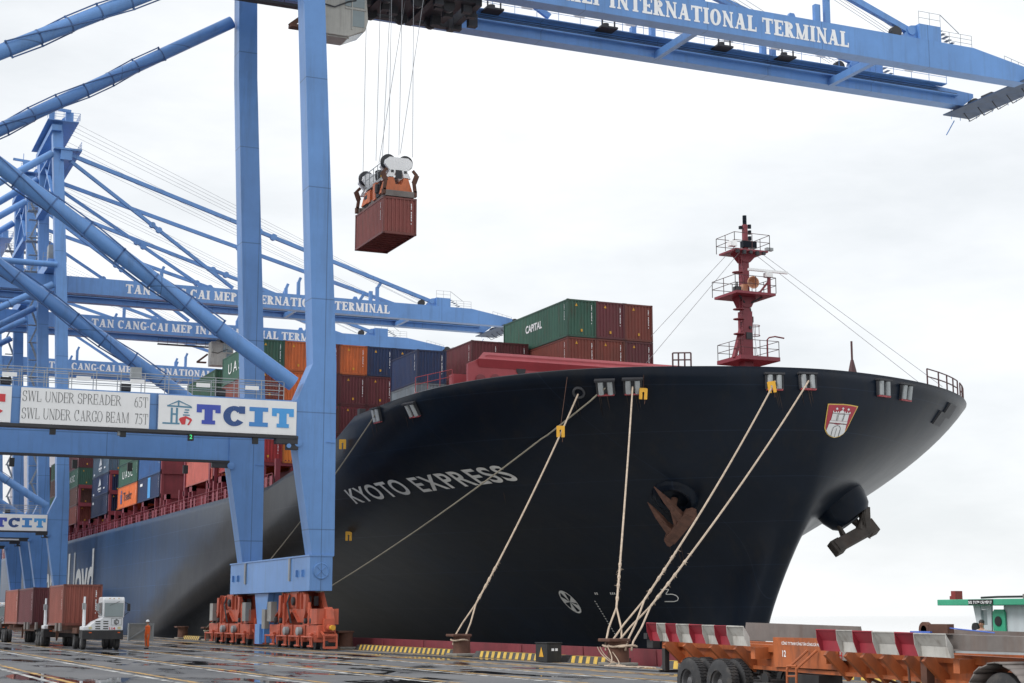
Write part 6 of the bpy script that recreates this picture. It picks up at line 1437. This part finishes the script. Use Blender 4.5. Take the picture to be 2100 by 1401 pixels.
# ================================================================ WORK BOAT BEYOND THE TRAILER
KX = 36.0
def K3(px, py, X=KX): return aX(px, py, X)
bt = thing('work_boat', 'green and white work boat moored beyond the trailer with a flat green roof', 'boat', (38, 40, -2.6))
ya, yb3 = K3(1922, 1238).y, 30.0; zr0, zr1 = K3(1922, 1242).z, K3(1922, 1230).z
MB().box(KX, 40.2, yb3, ya, zr0, zr1).build('roof', 'green', bt, bevel=.02)
q0, q1 = K3(1987, 1238), K3(2037, 1238); nbd = MB().box(KX - .03, KX, q1.y, q0.y, zr0 + .02, zr1 - .01).build('name_board', 'boxk', bt)
tx = MB(); put_text(tx, 'SG 7179', (KX - .04, q0.y - .02, zr0 + .05), (0, (q1.y - q0.y) * .46, 0), (0, 0, zr1 - zr0 - .11), .02); put_text(tx, 'CÁI MÉP 27', (KX - .04, q0.y + (q1.y - q0.y) * .52, zr0 + .05), (0, (q1.y - q0.y) * .46, 0), (0, 0, zr1 - zr0 - .09), .015); tx.build('lettering', 'letter', nbd, flip=False)
WX = 36.5
def W3(px, py): p = aX(px, py, WX); return (p.y, p.z)
wall = MB()
wall.prism([W3(1998, 1240), W3(2012, 1240), W3(2020, 1310), W3(2012, 1310)], (WX, 0, 0), (0, 1, 0), (0, 0, 1), -.06)
wall.prism([W3(2026, 1240), W3(2036, 1240), W3(2037, 1310), W3(2030, 1310)], (WX, 0, 0), (0, 1, 0), (0, 0, 1), -.06)
wall.prism([W3(2004, 1240), W3(2030, 1240), W3(2030, 1250), W3(2004, 1250)], (WX + .01, 0, 0), (0, 1, 0), (0, 0, 1), -.05)
wall.prism([W3(2012, 1282), W3(2032, 1282), W3(2032, 1330), W3(2012, 1330)], (WX + .01, 0, 0), (0, 1, 0), (0, 0, 1), -.05)
e = W3(2058, 1240)[0]; wall.box(WX, WX + .06, yb3 + 1, e, -.4, zr0).box(WX, 39.9, yb3 + 1, yb3 + 1.06, -.4, zr0).box(39.84, 39.9, yb3 + 1, W3(2030, 1280)[0], -.4, zr0)
wall.build('wheelhouse_wall', 'boatwhite', bt)
d0, d1 = W3(2040, 1250), W3(2067, 1297); do = MB().prism([(d0[0], d1[1] - .6), (d1[0], d1[1] - .6), (d1[0], d0[1] - .1), (d1[0] + .08, d0[1]), (d0[0] - .08, d0[1]), (d0[0], d0[1] - .1)], (WX - .10, 0, 0), (0, 1, 0), (0, 0, 1), .06).build('door', 'green', bt)
c = W3(2053, 1274); MB().lathe((WX - .11, c[0], c[1]), (-1, 0, 0), [(0, .16), (.03, .16), (.03, .12)], 20).build('porthole', 'boxk', do); MB().lathe((WX - .125, c[0], c[1]), (-1, 0, 0), [(0, .115), (.01, .115)], 20).build('pane', 'boatwhite', do)
wn = MB(); wn.prism([W3(2007, 1251), W3(2024, 1250), W3(2026, 1282), W3(2014, 1282)], (WX + .02, 0, 0), (0, 1, 0), (0, 0, 1), -.02); wn.build('window', 'glass', bt)
MB().box(KX + .2, KX + .5, *sorted((K3(1950, 1230).y, K3(1941, 1230).y)), zr1, K3(1945, 1212).z).box(KX + .2, KX + .5, K3(1941, 1230).y, K3(1938, 1230).y, zr1, zr1 + .12).build('navigation_lamp', paint('lamp_red', (.25, .03, .03), .5), bt)
MB().path([(KX + .3, K3(1998, 1230).y, zr1 + .05), (KX + .35, K3(2030, 1230).y, zr1 + .07), (KX + .3, yb3, zr1 + .06)], .04, 6).build('roof_hose', 'boxk', bt); MB().box(KX + .3, KX + 1.2, K3(2120, 1220).y, K3(2082, 1220).y, zr1, K3(2090, 1218).z).build('roof_locker', 'plate_grey', bt)
a = K3(1994, 1290, 35.8); b = K3(2008, 1290, 35.8); MB().box(35.8, 36.0, b.y, a.y, -.4, K3(2000, 1279, 35.8).z).build('green_locker', 'green', bt); MB().lathe((35.78, (a.y + b.y) / 2 - .1, 1.7), (-1, 0, 0), [(0, .16), (.1, .16)], 16).build('winch_drum', 'boxk', bt)
hb = MB(); HP = [(34.9, 28), (34.9, 44), (36.0, 50), (38.1, 53.5), (40.2, 50), (41.3, 44), (41.3, 28)]
n = len(HP); hb.add([(x, y, -3.4) for x, y in HP] + [(x + (.25 if x < 38 else -.25) * -1 * 0, y, -.4) for x, y in HP], [tuple(range(n))[::-1], tuple(range(n, 2 * n))] + [(i, (i + 1) % n, n + (i + 1) % n, n + i) for i in range(n)])
hb.build('boat_hull', 'green', bt); MB().rail((34.95, 28, -.4), (34.95, 44, -.4), .5, 1.5, 1, .04).build('boat_rail', 'boatwhite', bt)
hp_ = aX(2013, 1281, 35.4); person(35.4, hp_.y, 0.18, R(-60), 'dark haired man in pale shirt on the work boat, seen over the trailer beam', 'shirt', False, False)
MB().box(34.95, 36.3, hp_.y - 2, hp_.y + 2.5, -.4, .18).build('side_deck', 'boatwhite', bt)
